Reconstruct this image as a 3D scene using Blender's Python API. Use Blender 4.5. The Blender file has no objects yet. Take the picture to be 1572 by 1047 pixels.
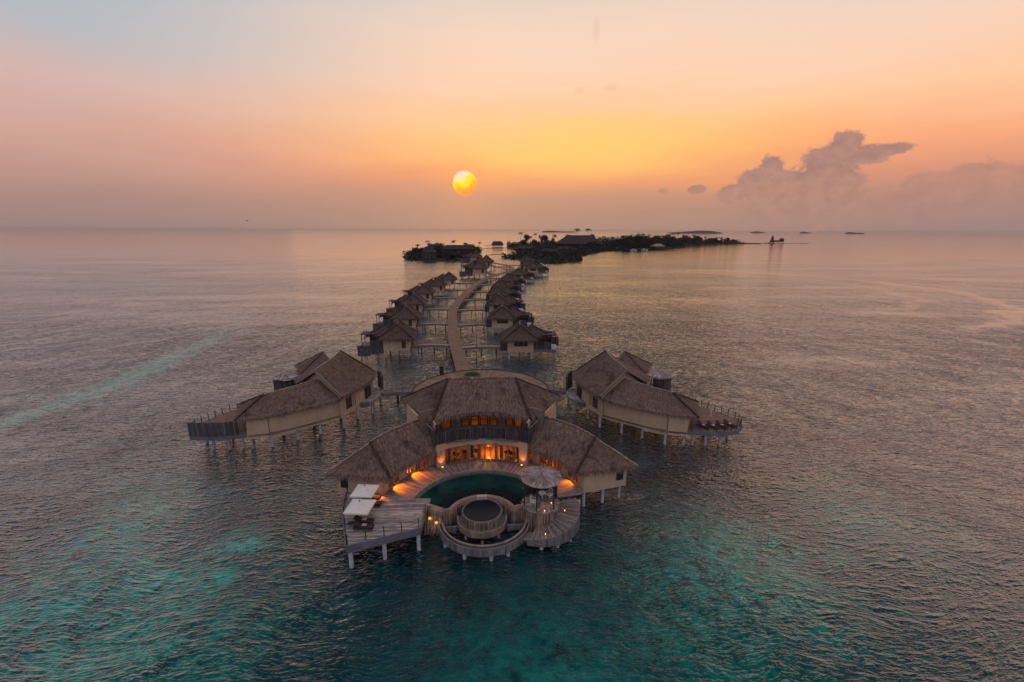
import bpy, bmesh, math, random
from mathutils import Vector, Matrix
R=random.Random(7)
S=bpy.context.scene; COL=S.collection
rad=math.radians; PI=math.pi
def lin(c):
    return tuple(((v/255)/12.92 if v/255<=0.04045 else ((v/255+0.055)/1.055)**2.4) for v in c)+(1,)
# ------------------------------------------------------------------ nodes
class NT:
    def __init__(s,nt): s.nt=nt; s.N=nt.nodes; s.L=nt.links
    def n(s,t,**k):
        o=s.N.new(t)
        for a,b in k.items(): setattr(o,a,b)
        return o
    def put(s,sock,v):
        if hasattr(v,'is_output') or isinstance(v,bpy.types.NodeSocket): s.L.new(v,sock)
        elif v is not None: sock.default_value=v
    def m(s,op,a,b=None,c=None,clamp=False):
        o=s.n('ShaderNodeMath',operation=op); o.use_clamp=clamp
        s.put(o.inputs[0],a)
        if b is not None: s.put(o.inputs[1],b)
        if c is not None: s.put(o.inputs[2],c)
        return o.outputs[0]
    def mr(s,v,a,b,c=0,d=1,smooth=False):
        o=s.n('ShaderNodeMapRange'); o.clamp=True
        if smooth: o.interpolation_type='SMOOTHSTEP'
        s.put(o.inputs[0],v)
        for i,x in enumerate((a,b,c,d)): s.put(o.inputs[i+1],x)
        return o.outputs[0]
    def mix(s,f,a,b,mode='MIX'):
        o=s.n('ShaderNodeMix',data_type='RGBA'); o.blend_type=mode
        s.put(o.inputs[0],f); s.put(o.inputs[6],a); s.put(o.inputs[7],b)
        return o.outputs[2]
    def noise(s,vec,scale,detail=2,rough=.5,dim='3D'):
        o=s.n('ShaderNodeTexNoise'); o.noise_dimensions=dim
        if vec is not None: s.L.new(vec,o.inputs['Vector'])
        o.inputs['Scale'].default_value=scale; o.inputs['Detail'].default_value=detail; o.inputs['Roughness'].default_value=rough
        return o.outputs[0]
    def map(s,vec,scale=(1,1,1),rot=(0,0,0),loc=(0,0,0)):
        o=s.n('ShaderNodeMapping'); s.L.new(vec,o.inputs[0])
        o.inputs['Scale'].default_value=scale; o.inputs['Rotation'].default_value=rot; o.inputs['Location'].default_value=loc
        return o.outputs[0]
    def ramp(s,f,stops,interp='LINEAR'):
        o=s.n('ShaderNodeValToRGB'); s.L.new(f,o.inputs[0]); cr=o.color_ramp; cr.interpolation=interp
        while len(cr.elements)<len(stops): cr.elements.new(0.5)
        for e,(p,c) in zip(cr.elements,stops): e.position=p; e.color=c if len(c)==4 else tuple(c)+(1,)
        return o.outputs[0]
def mat(name,rough=.8,spec=.3):
    m=bpy.data.materials.new(name); m.use_nodes=True
    t=NT(m.node_tree); t.N.clear()
    t.out=t.n('ShaderNodeOutputMaterial'); t.b=t.n('ShaderNodeBsdfPrincipled')
    t.L.new(t.b.outputs[0],t.out.inputs[0]); t.b.inputs['Roughness'].default_value=rough
    t.b.inputs['Specular IOR Level'].default_value=spec
    return m,t
def bump(t,h,strength=.5,dist=.05):
    b=t.n('ShaderNodeBump'); b.inputs['Strength'].default_value=strength; b.inputs['Distance'].default_value=dist
    t.L.new(h,b.inputs['Height']); t.L.new(b.outputs[0],t.b.inputs['Normal'])
M={}
def thatch(name,a,b,dark):
    m,t=mat(name,.95,.1)
    uv=t.n('ShaderNodeTexCoord').outputs['UV']
    obj=t.n('ShaderNodeNewGeometry').outputs['Position']
    s=t.noise(t.map(uv,(14,1.3,1)),1,4,.65)
    s2=t.noise(t.map(uv,(4,.5,1)),1,3,.6)
    bn=t.noise(obj,.45,4,.65)
    f=t.mr(s,.36,.62); c=t.mix(f,b,a)
    c=t.mix(t.mr(s2,.35,.7,0,.55),c,dark)
    c=t.mix(t.mr(bn,.54,.70,0,.6,True),c,dark)
    # course lines where layers of thatch end
    sp=t.n('ShaderNodeSeparateXYZ'); t.L.new(uv,sp.inputs[0])
    wv=t.m('ADD',sp.outputs[1],t.m('MULTIPLY',s2,.35))
    fr=t.m('FRACT',t.m('MULTIPLY',wv,1.25))
    c=t.mix(t.mr(fr,.78,1.0,0,.35),c,dark)
    # greyer weathered patches
    c=t.mix(t.mr(t.noise(obj,1.7,3),.5,.8,0,.45),c,lin((128,110,98)))
    t.L.new(c,t.b.inputs['Base Color'])
    bump(t,t.m('ADD',t.m('MULTIPLY',s,1.0),t.m('MULTIPLY',fr,-.35)),.9,.10)
    return m
M['thatch']=thatch('thatch',lin((162,136,124)),lin((64,50,48)),lin((42,34,37)))
M['thatch_far']=thatch('thatch_weathered',lin((122,102,96)),lin((68,56,55)),lin((42,35,38)))
M['thatch_dark']=thatch('thatch_dark',lin((70,64,68)),lin((50,45,50)),lin((36,33,38)))
m,t=mat('ridge_thatch_dark',.95,.1)
o=t.n('ShaderNodeNewGeometry').outputs['Position']; t.L.new(t.mix(t.mr(t.noise(o,3,4),.3,.7),lin((42,34,36)),lin((80,64,56))),t.b.inputs['Base Color']); bump(t,t.noise(o,9,3),.8,.06); M['hip']=m
m,t=mat('ridge_capping_pale',.8,.2)
o=t.n('ShaderNodeNewGeometry').outputs['Position']; t.L.new(t.mix(t.mr(t.noise(o,2,4),.3,.7),lin((160,144,130)),lin((112,98,88))),t.b.inputs['Base Color']); M['cap']=m
def planks(name,a,b,w=.14,rough=.75,axis=0,gap=.08,dark=lin((40,34,34))):
    m,t=mat(name,rough,.3)
    uv=t.n('ShaderNodeTexCoord').outputs['UV']
    sp=t.n('ShaderNodeSeparateXYZ'); t.L.new(uv,sp.inputs[0])
    u=t.m('DIVIDE',sp.outputs[axis],w); fl=t.m('FLOOR',u); fr=t.m('FRACT',u)
    wn=t.n('ShaderNodeTexWhiteNoise'); wn.noise_dimensions='1D'; t.L.new(fl,wn.inputs['W'])
    sc=(7,.6,1) if axis==0 else (.6,7,1)
    off=t.n('ShaderNodeVectorMath',operation='ADD'); t.L.new(uv,off.inputs[0])
    cb=t.n('ShaderNodeCombineXYZ'); t.L.new(t.m('MULTIPLY',wn.outputs[0],37.),cb.inputs[1-axis]); t.L.new(cb.outputs[0],off.inputs[1])
    g=t.noise(t.map(off.outputs[0],sc),1.4,5,.65)
    pos=t.n('ShaderNodeNewGeometry').outputs['Position']
    f=t.m('ADD',t.m('MULTIPLY',wn.outputs[0],.5),t.m('MULTIPLY',t.mr(g,.35,.65),.5))
    c=t.mix(f,a,b)
    c=t.mix(t.mr(t.noise(pos,.9,4,.6),.45,.75,0,.5),c,dark)
    edge=t.m('MAXIMUM',t.m('LESS_THAN',fr,gap),t.m('GREATER_THAN',fr,1-gap))
    c=t.mix(t.m('MULTIPLY',edge,.8),c,(.012,.010,.010,1))
    t.L.new(c,t.b.inputs['Base Color'])
    bump(t,t.m('ADD',t.m('MULTIPLY',t.m('SUBTRACT',1,edge),.6),t.m('MULTIPLY',g,.3)),.7,.03)
    return m
M['deck']=planks('weathered_deck_boards',lin((192,180,176)),lin((62,55,58)),.26,axis=1,gap=.08)
M['walk']=planks('walkway_boards',lin((142,112,98)),lin((92,70,62)),.22,axis=1,gap=.06)
M['cladding']=planks('vertical_log_cladding',lin((176,156,140)),lin((48,40,40)),.17,axis=0,gap=.12)
M['step']=planks('stair_boards',lin((158,144,140)),lin((64,58,60)),.16,axis=1,gap=.1)
M['log']=planks('dark_log_screen',lin((112,106,112)),lin((26,24,32)),.13,axis=0,gap=.14,dark=lin((20,18,24)))
M['rim']=planks('pool_rim_boards',lin((172,142,130)),lin((120,98,92)),.5,axis=0,gap=.02)
M['beam']=planks('grey_edge_beam',lin((122,122,134)),lin((84,84,96)),.24,axis=1,gap=.04)
M['ring']=planks('curved_trough_planks',lin((140,138,138)),lin((54,56,62)),.12,axis=0,gap=.08)
def plain(name,a,b,scale=2,rough=.8,spec=.3,bs=.2,streak=False):
    m,t=mat(name,rough,spec)
    o=t.n('ShaderNodeNewGeometry').outputs['Position']
    c=t.mix(t.mr(t.noise(o,scale,5,.6),.3,.7),a,b)
    if streak:
        st=t.noise(t.map(o,(2.5,2.5,.25)),1.2,4,.6)
        c=t.mix(t.mr(st,.5,.78,0,.45),c,tuple(x*.55 for x in a[:3])+(1,))
        sp=t.n('ShaderNodeSeparateXYZ'); t.L.new(o,sp.inputs[0])
    t.L.new(c,t.b.inputs['Base Color'])
    bump(t,t.noise(o,scale*9,3),bs,.03)
    return m
M['plaster']=plain('beige_plaster',lin((182,158,134)),lin((164,142,122)),.8,.9,.15,.3,True)
M['plaster2']=plain('beige_plaster_band',lin((186,158,130)),lin((168,142,118)),1.2,.9,.15,.3,True)
M['warm_in']=plain('interior_wall',lin((150,112,84)),lin((128,92,66)),1,.8,.2,.05)
M['floor_in']=plain('interior_floor',lin((120,84,60)),lin((96,66,46)),1,.4,.4,.05)
M['pile']=plain('grey_concrete_pile',lin((178,178,184)),lin((128,130,138)),1.5,.85,.2,.3,True)
M['frame']=plain('grey_timber_frame',lin((128,112,104)),lin((96,82,76)),4,.7,.3,.1)
M['darkframe']=plain('dark_timber',lin((62,52,50)),lin((40,34,34)),4,.7,.3,.1)
M['canvas']=plain('white_canvas',lin((214,206,200)),lin((200,192,188)),3,.85,.2,.05)
M['dark']=plain('dark_rattan',lin((50,42,46)),lin((32,28,32)),14,.8,.3,.3)
M['cushion']=plain('dark_cushion',lin((66,56,62)),lin((52,44,50)),6,.9,.1,.1)
M['towel']=plain('striped_towel',lin((206,190,184)),lin((150,120,120)),9,.9,.1,.1)
M['whitemetal']=plain('white_painted_metal',lin((205,200,196)),lin((185,180,178)),5,.5,.4,.05)
M['steel']=plain('pole_paint',lin((96,82,76)),lin((80,68,64)),3,.5,.4,.05)
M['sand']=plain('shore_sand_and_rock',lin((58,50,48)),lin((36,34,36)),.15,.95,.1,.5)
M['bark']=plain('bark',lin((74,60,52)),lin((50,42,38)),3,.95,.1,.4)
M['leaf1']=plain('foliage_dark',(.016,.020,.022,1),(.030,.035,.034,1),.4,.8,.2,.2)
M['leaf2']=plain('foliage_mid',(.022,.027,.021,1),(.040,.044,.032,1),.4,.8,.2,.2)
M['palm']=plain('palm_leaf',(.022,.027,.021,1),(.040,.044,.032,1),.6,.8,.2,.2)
M['shrub']=plain('shrub_green',(.045,.10,.030,1),(.08,.15,.045,1),3,.8,.2,.2)
M['curtain']=plain('brown_curtain',lin((120,92,72)),lin((100,74,56)),3,.9,.1,.1)
m,t=mat('dark_glass',.12,.5); t.b.inputs['Base Color'].default_value=(.02,.022,.026,1); M['dglass']=m
# thin clear glass
m=bpy.data.materials.new('clear_glass'); m.use_nodes=True; t=NT(m.node_tree); t.N.clear()
out=t.n('ShaderNodeOutputMaterial'); a=t.n('ShaderNodeBsdfTransparent'); a.inputs[0].default_value=(.92,.92,.9,1)
g=t.n('ShaderNodeBsdfGlossy'); g.inputs['Roughness'].default_value=.03; g.inputs[0].default_value=(.8,.8,.8,1)
mx=t.n('ShaderNodeMixShader'); fr=t.n('ShaderNodeFresnel'); fr.inputs[0].default_value=1.45
t.L.new(fr.outputs[0],mx.inputs[0]); t.L.new(a.outputs[0],mx.inputs[1]); t.L.new(g.outputs[0],mx.inputs[2]); t.L.new(mx.outputs[0],out.inputs[0]); M['glass']=m
def emis(name,c,s):
    m=bpy.data.materials.new(name); m.use_nodes=True; t=NT(m.node_tree); t.N.clear()
    out=t.n('ShaderNodeOutputMaterial'); e=t.n('ShaderNodeEmission'); e.inputs[0].default_value=c; e.inputs[1].default_value=s
    t.L.new(e.outputs[0],out.inputs[0]); return m
M['bulb']=emis('lamp_bulb',(1,.36,.04,1),6); M['shade']=emis('lit_lamp_shade',(1,.22,.01,1),1.3); M['round']=emis('round_lamp_glass',(1,.42,.02,1),1.2)
# pool water
m,t=mat('pool_water',.06,.4); o=t.n('ShaderNodeNewGeometry').outputs['Position']
t.b.inputs['IOR'].default_value=1.33
t.L.new(t.mix(t.mr(t.noise(o,.5,4),.35,.7),(.002,.020,.021,1),(.004,.044,.042,1)),t.b.inputs['Base Color'])
bump(t,t.noise(o,3.2,3,.6),.35,.05); M['pool']=m
m,t=mat('plunge_water',.12,.25); t.b.inputs['IOR'].default_value=1.33; o=t.n('ShaderNodeNewGeometry').outputs['Position']
t.b.inputs['Base Color'].default_value=(.003,.011,.022,1); bump(t,t.noise(o,4,3,.6),.2,.03); M['plunge']=m
m,t=mat('waterline_tiles',.5,.4); o=t.n('ShaderNodeNewGeometry').outputs['Position']
t.L.new(t.mix(t.mr(t.noise(o,3,3),.3,.7),lin((84,96,90)),lin((60,72,70))),t.b.inputs['Base Color']); M['tile']=m
# planted pool shelf (dark pebbles/plants in pool)
m,t=mat('pool_shelf_rough_pebble',.9,.3); o=t.n('ShaderNodeNewGeometry').outputs['Position']
t.L.new(t.mix(t.mr(t.noise(o,5,5,.7),.4,.65),(.002,.005,.007,1),(.03,.055,.055,1)),t.b.inputs['Base Color']); bump(t,t.noise(o,7,4,.7),1,.15); M['pebble']=m

# ------------------------------------------------------------------ mesh builder
class MB:
    def __init__(s): s.v=[]; s.f=[]; s.uv=[]
    def face(s,pts,uv=None):
        i=len(s.v); s.v+= [tuple(p) for p in pts]; s.f.append(tuple(range(i,i+len(pts))))
        if uv is None:
            a=Vector(pts[1])-Vector(pts[0]); b=Vector(pts[-1])-Vector(pts[0]); n=a.cross(b)
            if n.length<1e-9: n=Vector((0,0,1))
            n.normalize()
            if abs(n.z)>.7: uv=[(p[0],p[1]) for p in pts]
            else:
                h=Vector((-n.y,n.x,0)).normalized(); uv=[(p[0]*h.x+p[1]*h.y,p[2]) for p in pts]
        s.uv.append(uv); return s
    def prism(s,poly,z0,z1,top=True,bot=True):
        n=len(poly)
        z0=[z0]*n if not hasattr(z0,'__len__') else z0; z1=[z1]*n if not hasattr(z1,'__len__') else z1
        ar=sum(poly[i][0]*poly[(i+1)%n][1]-poly[(i+1)%n][0]*poly[i][1] for i in range(n))
        idx=list(range(n)) if ar>0 else list(range(n))[::-1]
        if top: s.face([(poly[i][0],poly[i][1],z1[i]) for i in idx])
        if bot: s.face([(poly[i][0],poly[i][1],z0[i]) for i in idx[::-1]])
        u=0
        for k in range(n):
            i=idx[k]; j=idx[(k+1)%n]; p=poly[i]; q=poly[j]; l=math.hypot(q[0]-p[0],q[1]-p[1])
            s.face([(p[0],p[1],z0[i]),(q[0],q[1],z0[j]),(q[0],q[1],z1[j]),(p[0],p[1],z1[i])],[(u,z0[i]),(u+l,z0[j]),(u+l,z1[j]),(u,z1[i])]); u+=l
        return s
    def box(s,c,d,rz=0):
        x,y,z=c; a,b,h=d; ca,sa=math.cos(rz),math.sin(rz)
        poly=[(x+ca*i*a/2-sa*j*b/2,y+sa*i*a/2+ca*j*b/2) for i,j in ((-1,-1),(1,-1),(1,1),(-1,1))]
        return s.prism(poly,z-h/2,z+h/2)
    def tube(s,p,q,r,r2=None,n=8,cap=True):
        r2=r if r2 is None else r2; p=Vector(p); q=Vector(q); d=(q-p).normalized()
        a=d.cross(Vector((0,0,1)) if abs(d.z)<.9 else Vector((1,0,0))).normalized(); b=d.cross(a); L=(q-p).length
        A=[p+(a*math.cos(2*PI*i/n)+b*math.sin(2*PI*i/n))*r for i in range(n)]
        B=[q+(a*math.cos(2*PI*i/n)+b*math.sin(2*PI*i/n))*r2 for i in range(n)]
        uo=R.randint(0,400)*.5; k_=.09/n
        for i in range(n):
            j=(i+1)%n; s.face([A[j],A[i],B[i],B[j]],[(uo+.035+(i+1)*k_,0),(uo+.035+i*k_,0),(uo+.035+i*k_,L),(uo+.035+(i+1)*k_,L)])
        if cap: s.face(A); s.face(B[::-1])
        return s
    def path(s,pts,r,n=6):
        for a,b in zip(pts,pts[1:]): s.tube(a,b,r,n=n)
        return s
    def arc(s,c,r0,r1,a0,a1,z0,z1,n=32,z1e=None):
        """annular block; angle measured from +y towards +x in degrees; uv radial"""
        P=lambda r,a:(c[0]+r*math.sin(rad(a)),c[1]+r*math.cos(rad(a)))
        z1f=(lambda t:z1) if z1e is None else (lambda t:z1+(z1e-z1)*t)
        for i in range(n):
            ta,tb=i/n,(i+1)/n; a=a0+(a1-a0)*ta; b=a0+(a1-a0)*tb
            rm=(r0+r1)/2; u0=rad(a)*rm; u1=rad(b)*rm
            A,B,C,D=P(r0,a),P(r1,a),P(r1,b),P(r0,b); za,zb=z1f(ta),z1f(tb)
            s.face([A+(za,),B+(za,),C+(zb,),D+(zb,)][::-1],[(r0,u0),(r1,u0),(r1,u1),(r0,u1)][::-1])
            s.face([A+(z0,),B+(z0,),C+(z0,),D+(z0,)])
            s.face([B+(z0,),B+(za,),C+(zb,),C+(z0,)],[(rad(a)*r1,z0),(rad(a)*r1,za),(rad(b)*r1,zb),(rad(b)*r1,z0)])
            s.face([A+(z0,),D+(z0,),D+(zb,),A+(za,)],[(rad(a)*r0,z0),(rad(b)*r0,z0),(rad(b)*r0,zb),(rad(a)*r0,za)])
        if abs(a1-a0)<359:
            for a,zt,fl in ((a0,z1f(0),0),(a1,z1f(1),1)):
                q=[P(r0,a)+(z0,),P(r1,a)+(z0,),P(r1,a)+(zt,),P(r0,a)+(zt,)]
                s.face(q[::-1] if not fl else q)
        return s
    def blade(s,p,d,w,side):
        p=Vector(p); d=Vector(d); w_=Vector(side).normalized()*w/2; u=R.random()*40
        s.face([p-w_,p+w_,p+d+w_*.4,p+d-w_*.4],[(u,0),(u+.02,0),(u+.02,d.length),(u,d.length)])
    def loft(s,top,bot,n=24,m=8,thick=.28,dens=26,fringe=18,wob=.05,curve=.12,bl=1.):
        """thatched slope between polylines top and bot"""
        def res(pl,n):
            pl=[Vector(p) for p in pl]; L=[0]
            for a,b in zip(pl,pl[1:]): L.append(L[-1]+(b-a).length)
            if L[-1]<1e-6: return [pl[0].copy() for _ in range(n+1)]
            o=[]
            for i in range(n+1):
                t=L[-1]*i/n; k=0
                while k<len(L)-2 and L[k+1]<t: k+=1
                d=L[k+1]-L[k]; o.append(pl[k].lerp(pl[k+1],0 if d<1e-9 else min(1,(t-L[k])/d)))
            return o
        T=res(top,n); B=res(bot,n); lens=[0]
        for i in range(n): lens.append(lens[-1]+max((B[i+1]-B[i]).length,.001))
        G=[]
        for j in range(m+1):
            t=j/m; row=[]
            for i in range(n+1):
                p=T[i].lerp(B[i],t); sag=-curve*math.sin(PI*t)
                w=wob if 0<j else 0
                if i in (0,n): w*=.3
                row.append(p+Vector((0,0,sag+R.uniform(-w,w))))
            G.append(row)
        sl=(B[n//2]-T[n//2]).length
        for j in range(m):
            for i in range(n):
                q=[G[j][i],G[j+1][i],G[j+1][i+1],G[j][i+1]]; uu=[(lens[i],sl*j/m),(lens[i],sl*(j+1)/m),(lens[i+1],sl*(j+1)/m),(lens[i+1],sl*j/m)]
                if (q[0]-q[3]).length<1e-5: q=q[:3]; uu=uu[:3]
                s.face(q,uu)
        D=Vector((0,0,-thick))
        for i in range(n):   # eave lip + underside
            a,b=G[m][i],G[m][i+1]; inn=(T[i]-B[i]); inn.z=0
            k=inn.normalized()*.12 if inn.length>1e-5 else Vector((0,0,0))
            s.face([a,a+D+k,b+D+k,b],[(lens[i],sl),(lens[i],sl+thick),(lens[i+1],sl+thick),(lens[i+1],sl)])
            q=[a+D+k,G[0][i]+D,G[0][i+1]+D,b+D+k]
            if (q[1]-q[2]).length<1e-5: q=[q[0],q[1],q[3]]
            s.face(q)
        W=lens[-1]
        for _ in range(int(W*fringe)):
            x=R.random()*n; i=min(int(x),n-1); p=G[m][i].lerp(G[m][i+1],x-i); sd=G[m][i+1]-G[m][i]
            dn=(B[i]-T[i]).normalized(); d=dn*R.uniform(.08,.35)*bl+Vector((R.uniform(-.06,.06),R.uniform(-.06,.06),-R.uniform(.12,.42)*bl))
            s.blade(p+Vector((0,0,-R.uniform(0,thick*.8))),d,R.uniform(.04,.10),sd)
        A=W*sl*.75
        for _ in range(int(A*dens)):
            x=R.random()*n; y=R.random()**.75*m*.995; i=min(int(x),n-1); j=min(int(y),m-1); fx,fy=x-i,y-j
            p=G[j][i].lerp(G[j][i+1],fx).lerp(G[j+1][i].lerp(G[j+1][i+1],fx),fy)
            sd=B[i+1]-B[i]; dn=(B[i]-T[i]).normalized(); nn=sd.cross(dn).normalized()
            if nn.z<0: nn=-nn
            sdv=sd.normalized()
            s.blade(p+nn*.02,dn*R.uniform(.25,.65)*bl+nn*R.uniform(.02,.10)*bl+sdv*R.uniform(-.12,.12),R.uniform(.03,.08),sd)
        return s
    def obj(s,name,m,parent=None,org=None,smooth=False,doubles=False):
        o_=Vector(org) if org is not None else (Vector(parent['_o']) if parent is not None and '_o' in parent else Vector((0,0,0)))
        me=bpy.data.meshes.new(name); me.from_pydata([tuple(Vector(v)-o_) for v in s.v],[],s.f)
        ul=me.uv_layers.new(name='UVMap'); k=0; fl=[]
        for uv in s.uv:
            for a in uv: fl+=[a[0],a[1]]
        ul.data.foreach_set('uv',fl)
        me.materials.append(M[m] if isinstance(m,str) else m)
        if smooth: me.shade_smooth()
        ob=bpy.data.objects.new(name,me); COL.objects.link(ob)
        if parent is not None:
            ob.parent=parent; ob['_o']=tuple(o_)
        else: ob.location=o_
        return ob
def thing(name,label,cat,loc=(0,0,0),group=None):
    o=bpy.data.objects.new(name,None); COL.objects.link(o); o.location=loc; o['_o']=tuple(float(x) for x in loc); o.empty_display_size=.5
    o['label']=label; o['category']=cat
    if group: o['group']=group
    return o
def tag(o,label,cat,group=None,kind=None):
    if label: o['label']=label
    if cat: o['category']=cat
    if group: o['group']=group
    if kind: o['kind']=kind
    return o
def copytree(o,parent=None):
    c=o.copy(); COL.objects.link(c)
    if parent: c.parent=parent
    for ch in list(o.children): copytree(ch,c)
    return c
def pile(par,x,y,z1,r=.2,z0=-3,m='pile'): return MB().tube((x,y,z0),(x,y,z1),r,n=10).obj('pile',m,par)
def pt(r,a,c=(0,0)): return (c[0]+r*math.sin(rad(a)),c[1]+r*math.cos(rad(a)))
def strip(par,pts,w=.3,h=.16,m='hip',name='ridge_cap'):
    b=MB(); pts=[Vector(p) for p in pts]
    fine=[]
    for a,c in zip(pts,pts[1:]):
        k=max(2,int((c-a).length/.5))
        for i in range(k): fine.append(a.lerp(c,i/k)+Vector((R.uniform(-.03,.03),R.uniform(-.03,.03),R.uniform(-.03,.03))))
    fine.append(pts[-1])
    for a,c in zip(fine,fine[1:]):
        b.tube(a+Vector((0,0,h*.2)),c+Vector((0,0,h*.2)),w/2,n=7)
    return b.obj(name,m,par)

# ------------------------------------------------------------------ camera
H=31.0; YAW=rad(3.5); PITCH=math.atan(169.5/700)
cam=bpy.data.cameras.new('camera'); co=bpy.data.objects.new('camera',cam); COL.objects.link(co); S.camera=co
cam.sensor_width=36; cam.lens=36*700/1572; cam.clip_end=200000; cam.clip_start=.5
CX,CY=.4766,-42.6116
co.rotation_euler=(Matrix.Rotation(-YAW,3,'Z')@Matrix.Rotation(PI/2-PITCH,3,'X')@Matrix.Rotation(rad(.25),3,'Z')).to_euler()
co.location=(CX,CY,H)

# ------------------------------------------------------------------ world
w=bpy.data.worlds.new('World'); S.world=w; w.use_nodes=True; t=NT(w.node_tree); t.N.clear()
out=t.n('ShaderNodeOutputWorld'); bg=t.n('ShaderNodeBackground'); t.L.new(bg.outputs[0],out.inputs[0])
SUN_AZ,SUN_EL=-2.2,5.4
d=t.n('ShaderNodeTexCoord').outputs['Generated']; sp=t.n('ShaderNodeSeparateXYZ'); t.L.new(d,sp.inputs[0])
DEG=180/PI
az=t.m('MULTIPLY',t.m('ARCTAN2',sp.outputs[0],sp.outputs[1]),DEG); el=t.m('MULTIPLY',t.m('ARCSINE',sp.outputs[2]),DEG)
cmb=t.n('ShaderNodeCombineXYZ'); t.L.new(az,cmb.inputs[0]); t.L.new(el,cmb.inputs[1]); ae=cmb.outputs[0]
# long soft streaks bend the gradient a little, as thin high cloud does
wisp=t.noise(t.map(ae,(.035,.16,1)),1,4,.55)
elw=t.m('ADD',el,t.m('MULTIPLY',t.m('SUBTRACT',wisp,.5),t.mr(el,1,9,.3,6.5)))
def skyramp(stops): return t.ramp(t.mr(elw,0,90),[(e/90,lin(c)) for e,c in stops])
Cc=skyramp([(0,(168,134,118)),(2,(176,136,118)),(4,(194,142,117)),(6,(232,150,106)),(8,(250,169,110)),(11,(251,191,136)),(15,(248,202,168)),(20,(238,206,184)),(25,(218,202,190)),(33,(222,176,146)),(46,(58,94,112)),(72,(226,220,226)),(90,(236,230,236))])
Ll=skyramp([(0,(150,126,122)),(3,(166,132,124)),(5,(184,143,132)),(8,(204,160,148)),(12.5,(206,174,168)),(17,(176,180,186)),(25,(158,175,190)),(33,(170,156,160)),(47,(62,96,114)),(72,(226,220,226)),(90,(236,230,236))])
Rr=skyramp([(0,(152,127,123)),(2.5,(166,131,122)),(5,(204,142,118)),(8,(240,162,122)),(12.5,(248,194,154)),(17,(240,204,180)),(25,(214,204,200)),(33,(222,176,146)),(46,(58,94,112)),(72,(226,220,226)),(90,(236,230,236))])
Bk=skyramp([(0,(150,140,150)),(6,(160,152,162)),(15,(176,170,182)),(38,(198,192,204)),(90,(236,230,236))])
col=t.mix(t.mr(az,2,-42,0,1,True),Cc,Ll); col=t.mix(t.mr(az,16,52,0,1,True),col,Rr)
col=t.mix(t.mr(t.m('ABSOLUTE',az),60,120,0,1,True),col,Bk)
# golden band right of the sun
gx=t.m('DIVIDE',t.m('SUBTRACT',az,11),17); gy=t.m('DIVIDE',t.m('SUBTRACT',elw,9.2),2.9)
gg=t.m('POWER',2.718,t.m('MULTIPLY',t.m('ADD',t.m('MULTIPLY',gx,gx),t.m('MULTIPLY',gy,gy)),-1))
col=t.mix(t.m('MULTIPLY',gg,.8),col,lin((254,204,112)))
# clouds standing on the horizon: cells in azimuth / elevation with a billowed edge
n1=t.noise(t.map(ae,(1,1.2,1)),.62,6,.62); n2=t.noise(t.map(ae,(1,1,1),loc=(5,9,0)),2.3,4,.6)
wob=t.m('ADD',t.m('MULTIPLY',t.m('SUBTRACT',n1,.5),1.25),t.m('MULTIPLY',t.m('SUBTRACT',n2,.5),.5))
def cloud(cells):
    acc=None
    for (cx,cy,rx,ry) in cells:
        dx=t.m('DIVIDE',t.m('SUBTRACT',az,cx),rx); dy=t.m('DIVIDE',t.m('SUBTRACT',el,cy),ry)
        v=t.m('SUBTRACT',1,t.m('SQRT',t.m('ADD',t.m('MULTIPLY',dx,dx),t.m('MULTIPLY',dy,dy))))
        acc=v if acc is None else t.m('MAXIMUM',acc,v)
    return acc
main=cloud([(37.6,7.6,1.9,2.0),(36.2,6.4,2.2,2.0),(39.3,7.2,2.2,1.0),(41.3,7.45,1.7,.6),(34.6,4.6,2.4,2.2),(37.4,4.6,2.6,2.6),(31.6,6.4,1.3,1.5),(30.2,4.8,2.2,1.9),(28.2,4.0,1.8,1.3),(32.5,4.0,3.6,2.4),(35,2.6,7,3.0),(24.5,4.5,1.0,.55),(47.4,4.6,2.4,1.5),(44.6,4.0,2.6,1.4),(49,3.6,3.6,2.0),(46,2.6,6,2.2)])
small=cloud([(20.9,4.45,.8,.45),(24.4,4.6,1.2,.5),(12.6,20.4,.5,1.5),(11,15.0,.8,.5),(14.5,15.2,1.0,.4)])
edge=t.m('ADD',main,wob)
mk=t.m('MULTIPLY',t.mr(edge,-.02,.24),t.mr(el,1.0,6.0,.40,1,True))
mk=t.m('MULTIPLY',mk,t.mr(az,42,45,1,.62,True))
shade=t.mix(t.mr(n1,.35,.7),lin((160,121,113)),lin((184,139,122)))
col=t.mix(mk,col,shade)
sm=t.m('MULTIPLY',t.mr(t.m('ADD',small,wob),.05,.5),t.mr(el,6,14,.5,.12))
col=t.mix(sm,col,lin((172,128,116)))
# sun seen through haze: a disc with bands of thin cloud across it
sd=(math.sin(rad(SUN_AZ))*math.cos(rad(SUN_EL)),math.cos(rad(SUN_AZ))*math.cos(rad(SUN_EL)),math.sin(rad(SUN_EL)))
sx=t.m('SUBTRACT',az,SUN_AZ); sy=t.m('SUBTRACT',el,SUN_EL)
sr=t.m('SQRT',t.m('ADD',t.m('MULTIPLY',sx,sx),t.m('MULTIPLY',sy,sy)))
sn=t.noise(t.map(ae,(1,1.1,1),loc=(3.3,1.7,0)),.75,3,.5)
dcol=t.ramp(t.m('ADD',t.mr(t.m('SUBTRACT',sy,t.m('MULTIPLY',sx,.35)),-1.6,1.6,0,1),t.m('MULTIPLY',t.m('SUBTRACT',sn,.5),.7)),[(.12,lin((255,146,78))),(.33,lin((255,166,52))),(.45,lin((255,212,24))),(.6,lin((255,218,60))),(.72,lin((255,224,150))),(.9,lin((255,216,190)))])
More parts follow.
